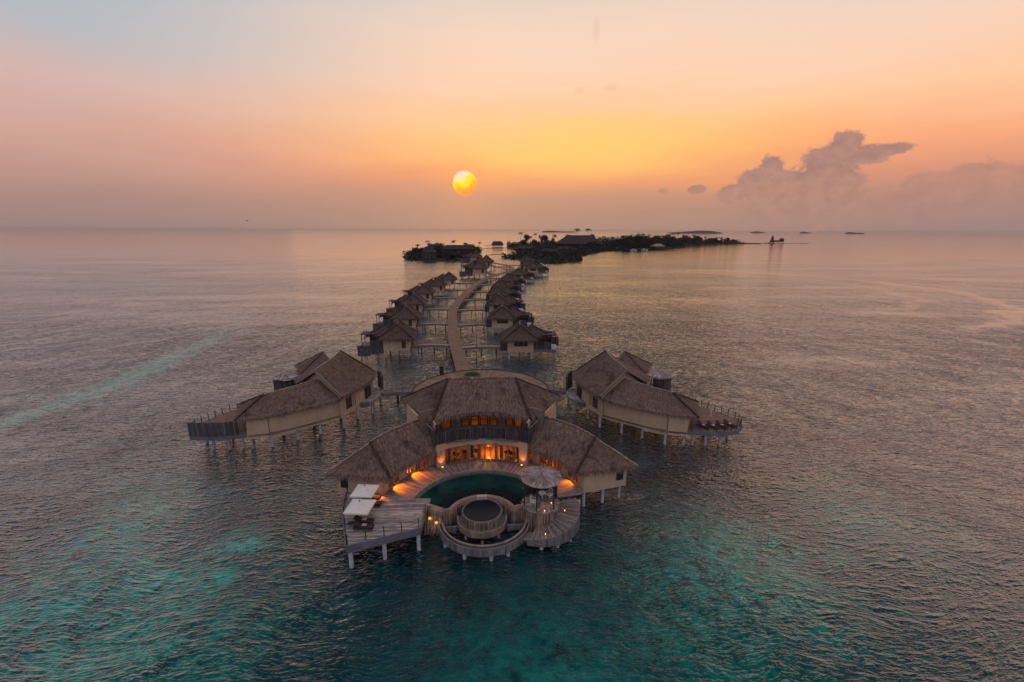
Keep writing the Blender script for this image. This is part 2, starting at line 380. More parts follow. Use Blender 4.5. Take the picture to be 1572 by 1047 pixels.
glow=t.m('POWER',2.718,t.m('MULTIPLY',t.m('DIVIDE',sr,2.2),-1))
col=t.mix(t.m('MULTIPLY',glow,.35),col,lin((255,158,96)))
col=t.mix(t.mr(sr,1.45,1.36),col,dcol)
sky=t.n('ShaderNodeTexSky'); sky.sky_type='NISHITA'; sky.sun_disc=False; sky.sun_elevation=rad(SUN_EL); sky.sun_rotation=rad(SUN_AZ)
sk=t.n('ShaderNodeVectorMath',operation='SCALE'); t.L.new(sky.outputs[0],sk.inputs[0]); sk.inputs['Scale'].default_value=.001
ad=t.mix(1,col,sk.outputs[0],'ADD'); t.L.new(ad,bg.inputs[0]); bg.inputs[1].default_value=1.0
sl=bpy.data.lights.new('sun','SUN'); sl.energy=.03; sl.angle=rad(40); sl.color=(1,.55,.25)
so=bpy.data.objects.new('sun',sl); COL.objects.link(so); so.rotation_euler=(Vector(sd)).to_track_quat('Z','Y').to_euler()

# ------------------------------------------------------------------ water
m,t=mat('sea_water',.05,.5); t.b.inputs['IOR'].default_value=1.5
P=t.n('ShaderNodeNewGeometry').outputs['Position']
sp=t.n('ShaderNodeSeparateXYZ'); t.L.new(P,sp.inputs[0]); X,Y=sp.outputs[0],sp.outputs[1]
big=t.noise(P,.035,4,.6); mid=t.noise(t.map(P,(1,1,1),loc=(31,7,0)),.16,5,.68); sml=t.noise(P,.5,4,.65)
c=t.mix(t.mr(t.m('ADD',t.m('MULTIPLY',big,.6),t.m('MULTIPLY',mid,.4)),.36,.64,0,1,True),(.0003,.012,.026,1),(.0003,.044,.054,1))
c=t.mix(t.m('MULTIPLY',t.mr(mid,.58,.78,0,1,True),t.mr(sml,.35,.7)),c,(.002,.16,.145,1))
c=t.mix(t.m('MULTIPLY',t.mr(mid,.42,.28,0,1,True),t.mr(sml,.3,.6)),c,(.001,.016,.026,1))
# sunlit sand shoals, placed on the sea bed in metres
fine=t.noise(P,1.1,4,.7)
def blob(cx,cy,r,st,colr,brk=1):
    global c
    dx=t.m('SUBTRACT',X,cx); dy=t.m('SUBTRACT',Y,cy)
    q=t.m('SQRT',t.m('ADD',t.m('MULTIPLY',dx,dx),t.m('MULTIPLY',dy,dy)))
    q=t.m('ADD',q,t.m('MULTIPLY',t.m('SUBTRACT',mid,.5),r*2.5))
    f_=t.mr(q,r*1.15,0,0,st,True)
    if brk: f_=t.m('MULTIPLY',f_,t.m('ADD',t.mr(sml,.35,.62,0,.7,True),t.mr(fine,.4,.6,0,.6,True)))
    c=t.mix(f_,c,colr)
TQ=(.002,.34,.27,1)
for a in [(-24.5,-1,3.2,1,TQ),(-24,-6,2.2,.8,TQ),(-29,-6,2.8,.7,TQ),(-27,-12,15,.55,TQ),(-38,-4,9,.55,TQ),(-30,-19,5,.5,TQ),(22,-8,15,.45,TQ),(26,-4,8,.4,TQ),(42,0,10,.3,TQ),(-38,8,10,.45,TQ),(4,-18,14,.3,TQ)]: blob(*a)
# shade and dark reflections around the villas, painted into the sea colour
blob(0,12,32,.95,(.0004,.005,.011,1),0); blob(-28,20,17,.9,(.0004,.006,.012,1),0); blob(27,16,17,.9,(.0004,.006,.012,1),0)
# pale sand ridge to the left
bx=t.m('ADD',-76.5,t.m('ADD',t.m('MULTIPLY',t.m('SUBTRACT',Y,60),t.m('MULTIPLY',t.m('SUBTRACT',Y,60),-.0022)),t.m('MULTIPLY',t.m('SUBTRACT',big,.5),10)))
bd=t.m('ADD',t.m('ABSOLUTE',t.m('SUBTRACT',X,bx)),t.m('MULTIPLY',t.m('SUBTRACT',sml,.5),5))
band=t.m('MULTIPLY',t.mr(bd,6,.5,0,1,True),t.mr(Y,130,70,.1,1)); band=t.m('MULTIPLY',band,t.mr(Y,-30,26,.1,1))
c=t.mix(t.m('MULTIPLY',band,.75),c,(.010,.24,.20,1))
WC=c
# wind waves: crests run across the wind, in three sizes, plus calm slicks
rz=rad(-14)
warp=t.n('ShaderNodeVectorMath',operation='ADD'); t.L.new(P,warp.inputs[0])
wn_=t.n('ShaderNodeTexNoise'); t.L.new(P,wn_.inputs['Vector']); wn_.inputs['Scale'].default_value=.09; wn_.inputs['Detail'].default_value=2
ws=t.n('ShaderNodeVectorMath',operation='SCALE'); t.L.new(wn_.outputs['Color'],ws.inputs[0]); ws.inputs['Scale'].default_value=5; t.L.new(ws.outputs[0],warp.inputs[1]); Q=warp.outputs[0]
def ridged(sc,fx,fy,rot,k=3.0,det=1.5):
    n_=t.noise(t.map(Q,(fx,fy,1),(0,0,rad(rot))),sc,det,.5)
    v=t.m('SUBTRACT',1,t.m('ABSOLUTE',t.m('MULTIPLY',t.m('SUBTRACT',n_,.5),k)))
    return t.m('POWER',t.m('MAXIMUM',v,0),1.6)
def crest(fx,fy,rot,sc,lo,hi,pw,off):
    n_=t.noise(t.map(Q,(fx,fy,1),(0,0,rad(rot)),(off,off*.7,0)),sc,2.5,.55)
    return t.m('POWER',t.mr(n_,lo,hi),pw)
wa=crest(.5,1.5,7,1.2,.46,.80,1.5,0); wb=crest(.55,1.5,-10,2.9,.46,.80,1.3,13); wc=t.noise(t.map(Q,(.6,1.3,1),(0,0,rad(3))),3.6,3,.6); wd=t.noise(t.map(P,(.4,1.,1),(0,0,rad(10))),.16,2,.5)
gust=t.noise(t.map(P,(.35,1,1),(0,0,rad(12))),.035,4,.6)
amp=t.mr(gust,.34,.66,.7,1.2)
h=t.m('ADD',t.m('MULTIPLY',wa,.44),t.m('MULTIPLY',wb,.18)); h=t.m('ADD',h,t.m('MULTIPLY',wc,.075)); h=t.m('ADD',h,t.m('MULTIPLY',wd,.55))
h=t.m('MULTIPLY',h,amp)
slick=t.noise(t.map(P,(.006,.022,1),(0,0,rad(14))),1,4,.6)
h=t.m('MULTIPLY',h,t.mr(slick,.52,.62,1,.55,True))
rx=t.m('SUBTRACT',X,137); ry=t.m('SUBTRACT',Y,213); rq=t.m('ADD',t.m('SQRT',t.m('ADD',t.m('MULTIPLY',rx,rx),t.m('MULTIPLY',ry,ry))),t.m('MULTIPLY',t.m('SUBTRACT',big,.5),40))
ring=t.m('MAXIMUM',t.mr(t.m('ABSOLUTE',t.m('SUBTRACT',rq,116)),7,1,0,1,True),t.m('MULTIPLY',t.mr(t.m('ABSOLUTE',t.m('SUBTRACT',rq,86)),5,1,0,1,True),.6))
ring=t.m('MULTIPLY',ring,t.mr(X,140,170)); h=t.m('MULTIPLY',h,t.m('SUBTRACT',1,t.m('MULTIPLY',ring,.7)))
h=t.m('MULTIPLY',h,t.mr(Y,40,180,1,.48,True)); h=t.m('MULTIPLY',h,t.mr(Y,-35,60,.58,1,True)); h=t.m('MULTIPLY',h,t.mr(Y,160,700,1,.28))
b=t.n('ShaderNodeBump'); b.inputs['Strength'].default_value=1; b.inputs['Distance'].default_value=1; t.L.new(h,b.inputs['Height'])
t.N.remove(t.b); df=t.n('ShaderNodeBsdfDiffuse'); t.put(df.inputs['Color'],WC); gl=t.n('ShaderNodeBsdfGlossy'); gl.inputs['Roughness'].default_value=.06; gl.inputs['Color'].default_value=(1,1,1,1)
t.L.new(b.outputs[0],gl.inputs['Normal']); lw=t.n('ShaderNodeLayerWeight'); lw.inputs['Blend'].default_value=.5; t.L.new(b.outputs[0],lw.inputs['Normal'])
fc=t.m('ADD',t.m('MULTIPLY',t.m('POWER',t.mr(lw.outputs['Facing'],.34,1),1.35),.98),.008,clamp=True)
mx=t.n('ShaderNodeMixShader'); t.L.new(fc,mx.inputs[0]); t.L.new(df.outputs[0],mx.inputs[1]); t.L.new(gl.outputs[0],mx.inputs[2]); t.L.new(mx.outputs[0],t.out.inputs[0])
M['sea']=m
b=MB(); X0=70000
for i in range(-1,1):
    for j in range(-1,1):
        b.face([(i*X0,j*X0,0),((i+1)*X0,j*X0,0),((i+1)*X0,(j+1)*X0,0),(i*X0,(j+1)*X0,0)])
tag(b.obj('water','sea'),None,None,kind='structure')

# ------------------------------------------------------------------ main villa
V=thing('overwater_villa','largest thatched villa with two curved wings and lit glass doors around the pool','villa',(0,12,2))
def facade(mb,r,a0,a1,z0,z1,th=.22,n=10,c=(0,0)): return mb.arc(c,r,r+th,a0,a1,z0,z1,n)
# lower centre
w1=MB(); facade(w1,10.2,-32.5,-26.6,1.9,5.85); facade(w1,10.2,26.6,32.5,1.9,5.85); w1.arc((0,0),10.2,10.42,-26.6,26.6,4.86,5.85,24); w1.arc((0,0),10.2,10.42,-26.6,26.6,1.9,2.62,24)
for s in (-1,1):
    a=pt(10.42,31.6); q=(a[0]+3.6,18.5)
    w1.prism([(s*a[0],a[1]),(s*(a[0]+.2),a[1]),(s*(q[0]+.2),q[1]),(s*q[0],q[1])],1.9,8.3)
    w1.prism([(s*q[0],q[1]),(s*q[0],q[1]+.2),(s*3,20.5),(s*3,20.3)],1.9,8.3)
w1.box((0,20.4,5.1),(6.2,.2,6.4))
w1.obj('wall','plaster',V)
MB().prism([(-5.2,9),(0,10.4),(5.2,9),(9,18.4),(3,20.2),(-3,20.2),(-9,18.4)],2.2,2.63).obj('interior_floor','floor_in',V)
MB().prism([(-5.3,8.95),(0,10.3),(5.3,8.95),(9,18.4),(3,20.2),(-3,20.2),(-9,18.4)],5.5,5.82).obj('upper_floor','frame',V)
bw=MB(); bw.box((0,15.2,4.05),(14,.15,2.8)); bw.obj('interior_wall','warm_in',V)
# glass doors : 11 leaves in three bays
bays=[(-26.4,-10.2,4),(-9.6,9.6,5),(10.2,26.4,4)]
for a0,a1,k in bays:
    for i in range(k):
        p0=a0+(a1-a0)*i/k; p1=a0+(a1-a0)*(i+1)/k
        f=MB(); A=pt(10.26,p0+.12); B=pt(10.26,p1-.12); A2=pt(10.34,p0+.12); B2=pt(10.34,p1-.12)
        f.prism([A,B,B2,A2],4.74,4.85); f.prism([A,B,B2,A2],2.64,2.78)
        for (c,d_) in ((p0+.12,p0+.6),(p1-.6,p1-.12)): f.prism([pt(10.25,c),pt(10.25,d_),pt(10.35,d_),pt(10.35,c)],2.78,4.74)
        fo=f.obj('glass_door','frame',V)
        g=MB(); A=pt(10.3,p0+.6); B=pt(10.3,p1-.6); g.face([A+(2.78,),B+(2.78,),B+(4.74,),A+(4.74,)]); g.obj('pane','glass',fo)
for a in (-9.9,9.9): MB().prism([pt(10.12,a-.9),pt(10.12,a+.9),pt(10.24,a+.9),pt(10.24,a-.9)],2.4,5.0).obj('door_post','frame',V)
# curtains
for a in (-8,-3,12,23.5,-23):
    cb=MB(); p=[pt(10.9+(.07 if i%2 else -.07),a+i*.25) for i in range(9)]
    for q,r_ in zip(p,p[1:]): cb.face([q+(2.66,),r_+(2.66,),r_+(5.3,),q+(5.3,)])
    cb.obj('curtain','curtain',V)
# upper floor
w2=MB(); 
R2=12.9
win=[(-24,-18),(-12,-7.4),(-6.6,-2.0),(-1.2,3.4),(4.4,9),(13.5,18),(18.8,23.4)]
w2.arc((0,0),R2,R2+.2,-36,36,5.86,6.35,24); w2.arc((0,0),R2,R2+.2,-36,36,7.6,9.2,24)
prev=-36
for a0,a1 in win+[(36,36)]:
    w2.arc((0,0),R2,R2+.2,prev,a0,6.35,7.6,4); prev=a1
w2.obj('upper_wall','frame',V)
for i,(a0,a1) in enumerate(win):
    f=MB(); 
    for c,d_ in ((a0,a0+.5),(a1-.5,a1)): f.prism([pt(R2-.06,c),pt(R2-.06,d_),pt(R2+.1,d_),pt(R2+.1,c)],6.36,7.59)
    f.prism([pt(R2-.06,a0+.5),pt(R2-.06,a1-.5),pt(R2+.1,a1-.5),pt(R2+.1,a0+.5)],7.48,7.59)
    fo=f.obj('window','darkframe',V)
    g=MB(); A=pt(R2+.03,a0+.5); B=pt(R2+.03,a1-.5); g.face([A+(6.36,),B+(6.36,),B+(7.48,),A+(7.48,)]); g.obj('pane','glass',fo)
MB().box((0,15.9,7.1),(15,.15,2.4)).obj('upper_interior_wall','warm_in',V)
MB().prism([(-7.3,10.7),(0,12.8),(7.3,10.7),(8.4,15.8),(-8.4,15.8)],8.3,8.4).obj('upper_ceiling','warm_in',V)
# balcony
rl=MB(); rl.arc((0,0),10.05,10.17,-33,33,5.80,7.08,40); rl.obj('balcony_screen','log',V)
MB().arc((0,0),10.0,10.22,-33,33,7.08,7.16,40).obj('handrail','darkframe',V)
lg=MB()
for i in range(150):
    a=-33+66*(i+.5)/150+R.uniform(-.1,.1); p=pt(10.02,a); lg.tube(p+(5.78+R.uniform(-.05,.05),),pt(10.02+R.uniform(-.04,.02),a)+(7.15+R.uniform(-.05,.22),),R.uniform(.03,.05),n=5)
lg.obj('balcony_logs','log',V)
for s in (-1,1):
    p=pt(10.3,s*33); sc=MB(); sc.prism([(p[0],p[1]),(p[0]+s*.15,p[1]),(p[0]+s*1.6,p[1]+3.6),(p[0]+s*1.45,p[1]+3.6)],5.4,7.6); sc.obj('side_screen','log',V)
    MB().tube((p[0]-s*.1,p[1]+.1,5.8),(p[0]-s*.1,p[1]+.1,8.2),.09).obj('post','darkframe',V)
    MB().tube((p[0]-s*.1,p[1]+.1,7.2),(p[0]+s*1.2,p[1]+.6,8.3),.07).obj('brace','frame',V)
# centre roof
T1=(-4.5,15.2,11.9); T2=(4.5,15.2,11.9); FL=pt(11.5,-32)+(8.15,); FR=pt(11.5,32)+(8.15,); Lc=(-11.3,17.9,8.3); Rc=(11.2,17.6,8.3); BL=(-7,22.5,8.2); BR=(7,22.5,8.2)
front=[pt(11.5,-32+64*i/12)+(8.15+.62*math.sin(PI*i/12)**.8,) for i in range(13)]
r=MB(); r.loft([T1,T2],front,44,12,.34,30,26); r.loft([T1,T1],[Lc,FL],22,10,.34,30,26); r.loft([T2,T2],[FR,Rc],22,10,.34,30,26)
r.loft([T1,T1],[BL,Lc],10,6,.34,8,8); r.loft([T2,T1],[BR,BL],14,6,.34,8,8); r.loft([T2,T2],[Rc,BR],10,6,.34,8,8)
ro=r.obj('roof','thatch',V)
strip(ro,[T1,FL],.36); strip(ro,[T2,FR],.36); strip(ro,[T1,T2],.3,m='thatch'); strip(ro,[T1,Lc],.2); strip(ro,[T2,Rc],.2); strip(ro,[T1,BL],.2); strip(ro,[T2,BR],.2)
# open gable timberwork under the right eave
MB().prism([(8.0,12.0),(8.2,11.9),(10.2,15.9),(10.0,16.0)],5.2,8.15).obj('side_wall','plaster',V)
MB().prism([(-8.0,12.0),(-8.2,11.9),(-10.2,15.9),(-10.0,16.0)],5.2,8.15).obj('side_wall','plaster',V)
# wings
for s in (-1,1):
    c=(0 if s<0 else .55,0)
    W=lambda r_,a: pt(r_,s*a,c)
    wl=MB()
    ri,ro_=11.4,16.9
    a1=73
    def seg(mb,p,q,z0,z1,th=.22):
        v=Vector((q[0]-p[0],q[1]-p[1])).normalized(); n_=Vector((-v.y,v.x))*th*.5
        mb.prism([(p[0]-n_.x,p[1]-n_.y),(q[0]-n_.x,q[1]-n_.y),(q[0]+n_.x,q[1]+n_.y),(p[0]+n_.x,p[1]+n_.y)],z0,z1)
    openings=[(36,41.5),(42,47),(47.5,52.5),(58.5,63),(63.5,68.5)]
    prev=31
    for o0,o1 in openings+[(a1,a1)]:
        if o0-prev>.1:
            k=max(1,int((o0-prev)/4)); 
            for i in range(k): seg(wl,W(ri,prev+(o0-prev)*i/k),W(ri,prev+(o0-prev)*(i+1)/k),1.95,4.95)
        if o1>o0: seg(wl,W(ri,o0),W(ri,o1),1.95,2.63); seg(wl,W(ri,o0),W(ri,o1),4.6,4.95)
        prev=o1
    # end wall with a tall window near the outer corner
    E0,E1=W(ri,a1),W(ro_,a1+.8)
    lp=lambda t_:(E0[0]+(E1[0]-E0[0])*t_,E0[1]+(E1[1]-E0[1])*t_)
    seg(wl,lp(0),lp(.76),1.95,4.68); seg(wl,lp(.93),lp(1),1.95,4.68); seg(wl,lp(.76),lp(.93),1.95,2.75); seg(wl,lp(.76),lp(.93),4.55,4.68)
    for i in range(8): seg(wl,W(ro_,31+(a1-30.2)*i/8),W(ro_,31+(a1-30.2)*(i+1)/8),1.95,4.95)
    wo=wl.obj('wing_wall','plaster',V)
    MB().arc(c,ri,ro_,31 if s>0 else -a1,a1 if s>0 else -31,1.97,2.62,18).obj('wing_floor','floor_in',V)
    f=MB(); 
    for tt in (.76,.845,.93): p=lp(tt); f.box((p[0],p[1],3.68),(.1,.16,1.9))
    wf=f.obj('window','darkframe',V); g=MB(); p,q=lp(.765),lp(.925); g.face([(p[0],p[1]+.02,2.75),(q[0],q[1]+.02,2.75),(q[0],q[1]+.02,4.6),(p[0],p[1]+.02,4.6)]); g.obj('pane','dglass',wf)
    for o0,o1 in openings:
        f=MB()
        for x0,x1 in ((o0,o0+.5),((o0+o1)/2-.2,(o0+o1)/2+.2),(o1-.5,o1)): f.prism([W(ri-.13,x0),W(ri-.13,x1),W(ri+.05,x1),W(ri+.05,x0)],2.63,4.6)
        fo=f.obj('glass_door','frame',V); g=MB(); A=W(ri,o0+.5); B=W(ri,o1-.5); g.face([A+(2.66,),B+(2.66,),B+(4.6,),A+(4.6,)]); g.obj('pane','glass',fo)
    # dividing wall inside so the rooms read lit from within
    iw=MB()
    for i in range(6): seg(iw,W(14,33+40*i/6),W(14,33+40*(i+1)/6),2.62,4.9,.12)
    iw.obj('interior_wall','warm_in',V)
    MB().arc(c,ri,ro_,33 if s>0 else -72,72 if s>0 else -33,4.96,5.04,12).obj('ceiling','warm_in',V)
    # roof
    ei=[W(10.35,27+47*i/10)+(4.75,) for i in range(11)]; er=[W(14,27+38*i/10)+(7.75-.25*i/10,) for i in range(11)]; eo=[W(17.7,27+50.3*i/10)+(4.85,) for i in range(11)]
    r=MB(); kw=dict(thick=.3)
    if s<0:
        r.loft(er,ei,34,9,.3,34,30); r.loft(er[::-1],eo[::-1],34,7,.3,8,10); r.loft([er[-1]]*2,[eo[-1],ei[-1]],22,9,.3,34,34)
    else:
        r.loft(er[::-1],ei[::-1],34,9,.3,34,30); r.loft(er,eo,34,7,.3,8,10); r.loft([er[-1]]*2,[ei[-1],eo[-1]],22,9,.3,34,34)
    ro=r.obj('wing_roof','thatch',V)
    strip(ro,er,.26,m='thatch'); strip(ro,[er[-1],ei[-1]],.36); strip(ro,[er[-1],eo[-1]],.16,m='cap')
    strip(ro,[(p[0],p[1],p[2]+.12) for p in er],.1,m='cap')
    for a,r_ in ((a1-1.4,ro_-.35),(a1-1.4,ri+.3),(a1-1,14.2),(60,ro_-.4),(60,ri+.2),(46,ri+.3),(46,ro_-.3),(34,ro_-.3)):
        p=W(r_,a); pile(V,p[0],p[1],2.0)
for x in (-8,-4,0,4,8):
    for y in (12.5,16,19.5): pile(V,x,y,2.1)

# lamps: spots that wash the deck and piers
def light(typ,loc,en,col=(1,.42,.10),size=.1,to=None,ang=120,blend=.9,name='lamp_light',par=None):
    l=bpy.data.lights.new(name,typ); l.energy=en; l.color=col
    if typ in('POINT','SPOT'): l.shadow_soft_size=size
    o=bpy.data.objects.new(name,l); COL.objects.link(o); o.location=loc
    if typ=='SPOT': l.spot_size=rad(ang); l.spot_blend=blend; o.rotation_euler=(Vector(loc)-Vector(to)).to_track_quat('Z','Y').to_euler()
    if par is not None:
        o.parent=par; o.location=Vector(loc)-Vector(par['_o'])
    return o
WARM=(1,.23,.008)
names=['outer left wall lamp','inner left wall lamp','left wing end wall lamp','inner right wall lamp','outer right wall lamp']
for i,(lx,ly,lz,tx,ty,en) in enumerate([(-10.2,4.6,3.6,-9.2,4.4,800),(-8.35,7.4,3.6,-7.7,7.1,650),(-11.6,3.05,3.4,-11.3,2.3,420),(7.9,8.1,3.6,6.9,7.4,600),(10.9,4.7,3.6,10.2,4.3,800)]):
    lab=['brass wall lamp washing the deck orange beside the left wing doors, nearest the parasols','wall lamp by the left wing doors nearest the central glass front','small wall lamp on the end wall of the left wing behind the far parasol','wall lamp on the right wing near the central glass front','wall lamp on the right wing throwing orange light behind the gazebo'][i]
    L_=thing('wall_lamp',lab,'wall lamp',(lx,ly,lz),'warm lamps along the villa walls')
    MB().box((lx,ly,lz+.12),(.22,.22,.06)).tube((lx,ly,lz-.1),(lx,ly,lz+.1),.06,n=8).obj('housing','darkframe',L_)
    MB().tube((lx,ly,lz-.13),(lx,ly,lz-.11),.05,n=8).obj('bulb','bulb',L_)
    light('SPOT',(lx,ly,lz-.2),en,WARM,.05,(tx,ty,2.6),92,.6,par=L_)
for s in (-1,1):
    p=pt(9.85,s*29.6); L_=thing('uplight',('left' if s<0 else 'right')+' floor uplight glowing at the foot of the pier beside the central doors','lamp',(p[0],p[1],2.62),'uplights at the foot of the two piers')
    MB().tube((p[0],p[1],2.6),(p[0],p[1],2.74),.1,.12,10).obj('housing','darkframe',L_)
    MB().tube((p[0],p[1],2.74),(p[0],p[1],2.76),.09,n=10).obj('bulb','bulb',L_)
    light('SPOT',(p[0],p[1],2.8),150,WARM,.03,pt(10.2,s*29.6)+(4.4,),80,1,par=L_)
# interior lamps
for i,(x,y,z,e,lab) in enumerate([(-3.4,12.2,4.3,110,'pendant lamp glowing in the left bay of the lounge'),(-1.2,13.4,4.3,80,'pendant lamp left of the middle of the lounge'),(.9,12.0,4.0,420,'brightest pendant lamp behind the middle lounge doors'),(2.6,13.2,4.3,110,'pendant lamp right of the middle of the lounge'),(4.3,11.8,4.4,120,'pendant lamp glowing in the right bay of the lounge'),(-4.7,14.6,7.5,22,'upstairs lamp glowing behind the leftmost window'),(-.9,14.6,7.5,45,'upstairs lamp behind the centre windows under the big roof'),(1.6,14.4,7.5,18,'upstairs lamp just right of the centre windows'),(4.9,14.6,7.5,40,'upstairs lamp glowing behind the right pair of windows')]):
    L_=thing('pendant_lamp',lab,'lamp',(x,y,z),'warm lamps inside the big villa')
    sh=MB(); sh.tube((x,y,z-.25),(x,y,z+.2),.34,.22,12); sh.obj('lamp_shade','shade',L_)
    MB().tube((x,y,z+.2),(x,y,5.48 if z<6 else 8.29),.02,n=5).obj('cord','darkframe',L_)
    light('POINT',(x,y,z-.45),e,(1,.32,.03),.15,par=L_)
for x,y,e,lab in [(-8.6,10.3,160,'pendant lamp inside the left wing'),(-11.5,6.8,140,'pendant lamp inside the left wing at its far end'),(9.2,10.2,90,'pendant lamp inside the right wing'),(12.1,6.9,140,'pendant lamp inside the right wing at its far end')]:
    L_=thing('pendant_lamp',lab,'lamp',(x,y,4.2),'warm lamps inside the big villa')
    MB().tube((x,y,3.98),(x,y,4.38),.3,.2,12).obj('lamp_shade','shade',L_)
    MB().tube((x,y,4.38),(x,y,4.95),.02,n=5).obj('cord','darkframe',L_)
    light('POINT',(x,y,3.8),e,WARM,.15,par=L_)
# lounge furniture silhouettes
def chair(x,y,z,rz,lab,group,m='dark',cm='cushion',frame=False):
    c=thing('armchair',lab,'chair',(x,y,z),group)
    def T(p): ca,sa=math.cos(rz),math.sin(rz); return (x+p[0]*ca-p[1]*sa,y+p[0]*sa+p[1]*ca,z+p[2])
    for i,j in ((-1,-1),(1,-1),(1,1),(-1,1)): MB().tube(T((i*.3,j*.28,0)),T((i*.3,j*.28,.38)),.025,n=6).obj('leg',m,c)
    q=MB(); q.prism([T((-.33,-.3,0))[:2],T((.33,-.3,0))[:2],T((.33,.3,0))[:2],T((-.33,.3,0))[:2]],z+.38,z+.48); q.obj('seat',cm,c)
    q=MB(); q.prism([T((-.33,.26,0))[:2],T((.33,.26,0))[:2],T((.33,.34,0))[:2],T((-.33,.34,0))[:2]],z+.48,z+.92) if not frame else [q.tube(T((u,.3,.48)),T((u,.34,.95)),.03,n=6) for u in (-.3,-.1,.1,.3)]+[q.tube(T((-.32,.34,.95)),T((.32,.34,.95)),.035,n=6)]
    q.obj('backrest',m,c)
    for i in (-1,1): MB().tube(T((i*.34,-.28,.66)),T((i*.34,.3,.7)),.03,n=6).tube(T((i*.34,-.28,.38)),T((i*.34,-.28,.66)),.025,n=6).obj('armrest',m,c)
    return c
for i,(x,y,rz) in enumerate([(-3.3,11.1,2.8),(-2.4,11.6,3.3),(-.9,11.9,3.0),(3.2,11.3,3.4),(3.9,11.0,2.9)]):
    chair(x,y,2.63,rz,['dark armchair just inside the leftmost glass doors','dark armchair second from the left inside the glass doors','dark armchair left of the middle glowing doors','dark armchair inside the right bay, on its left side','dark armchair inside the right bay, on its right side'][i],'armchairs in the lounge')
tb=thing('balcony_table','small round table with metal chairs on the upper balcony above the doors','table',(-.3,11.2,5.82))
MB().tube((-.3,11.2,6.55),(-.3,11.2,6.6),.5,n=16).obj('tabletop','frame',tb); MB().tube((-.3,11.2,5.82),(-.3,11.2,6.55),.05).obj('leg','darkframe',tb)
for x,g in ((-1.3,'left'),(.7,'right')): chair(x,11.3,5.82,PI/2 if x<0 else -PI/2,'metal chair on the upper balcony, '+g+' of its table','balcony chairs','frame','cushion',True)

# ------------------------------------------------------------------ terrace deck
D=thing('pool_terrace','grey board terrace around the curved pool in front of the largest villa','deck',(0,5,0))
dk=MB(); dk.arc((0,0),7.75,11.28,-77,77,2.36,2.6,60); 
# radial boards near facade are handled by the arc's own mapping
dk.obj('curved_decking',planks('curved_deck_boards',lin((160,142,134)),lin((78,66,64)),.26,axis=1,gap=.08),D)
poly=[(-12.5,-5.2),(-6.1,-2.9),(-6.1,1.2),(-5.6,1.3),(-5.6,2.1),(-7.4,2.2),(-10.95,2.55),(-11.2,3.1),(-14.95,3.9),(-14.2,-.4)]
MB().prism(poly,2.36,2.604).obj('sun_deck','deck',D)
eb=MB()
for a,b_ in (((-12.5,-5.2),(-6.1,-2.9)),((-14.2,-.4),(-12.5,-5.2)),((-14.95,3.9),(-14.2,-.4)),((-6.1,-2.9),(-6.1,1.0))):
    v=Vector((b_[0]-a[0],b_[1]-a[1])).normalized(); n_=Vector((v.y,-v.x))
    eb.prism([a,b_,(b_[0]+n_.x*.14,b_[1]+n_.y*.14),(a[0]+n_.x*.14,a[1]+n_.y*.14)],1.85,2.62)
eb.obj('edge_beam','beam',D)
MB().prism([(7.6,1.6),(11.2,2.4),(11.1,3.3),(7.6,3.0),(6.2,4.6),(4.6,3.8)],2.33,2.59).obj('right_decking','deck',D)
for x,y in ((-12.3,-4.9),(-9.4,-3.9),(-6.3,-2.8),(-14,-.3),(-14.6,3.4),(-11,-1),(-8,0),(-6.4,1),(10.7,1.9),(-10.8,1.8)): pile(D,x,y,1.9,.2)
for a in (-70,-55,-40,-20,0,20,40,55,70):
    p=pt(10.5,a); pile(D,p[0],p[1],2.4,.2)
    for _ in (0,):
        pass
# railing of the sun deck
def railing(label,pts,group,z=2.6,hh=1.0,n=None,log=False,rz=.03,m='darkframe',ropes=(.55,.95)):
    q=thing('deck_railing',label,'railing',(pts[0][0],pts[0][1],z),group)
    P_=[Vector((p[0],p[1],z)) for p in pts]; tot=sum((b-a).length for a,b in zip(P_,P_[1:]))
    n=n or max(2,int(tot/1.4)); posts=[]
    for i in range(n+1):
        t_=tot*i/n; 
        for a,b in zip(P_,P_[1:]):
            l=(b-a).length
            if t_<=l+1e-6: posts.append(a.lerp(b,min(1,t_/l))); break
            t_-=l
    for p in posts: MB().tube(p,p+Vector((0,0,hh+R.uniform(-.03,.05))),rz,n=6).obj('post',m,q)
    for h_ in ropes:
        b=MB()
        for a,c in zip(posts,posts[1:]):
            k=5; pr=None
            for i in range(k+1):
                s_=i/k; p=a.lerp(c,s_)+Vector((0,0,h_-.10*4*s_*(1-s_)))
                if pr is not None: b.tube(pr,p,.014,n=4,cap=False)
                pr=p
        b.obj('rope',m,q)
    return q
railing('rope railing along the front edge of the sun deck beneath the parasols',[(-12.45,-5.1),(-6.2,-2.85)],'rope railings of the decks',rz=.05)
railing('rope railing along the left edge of the sun deck behind the parasols',[(-14.85,3.5),(-14.15,-.4),(-12.55,-5.0)],'rope railings of the decks',n=7,rz=.05)

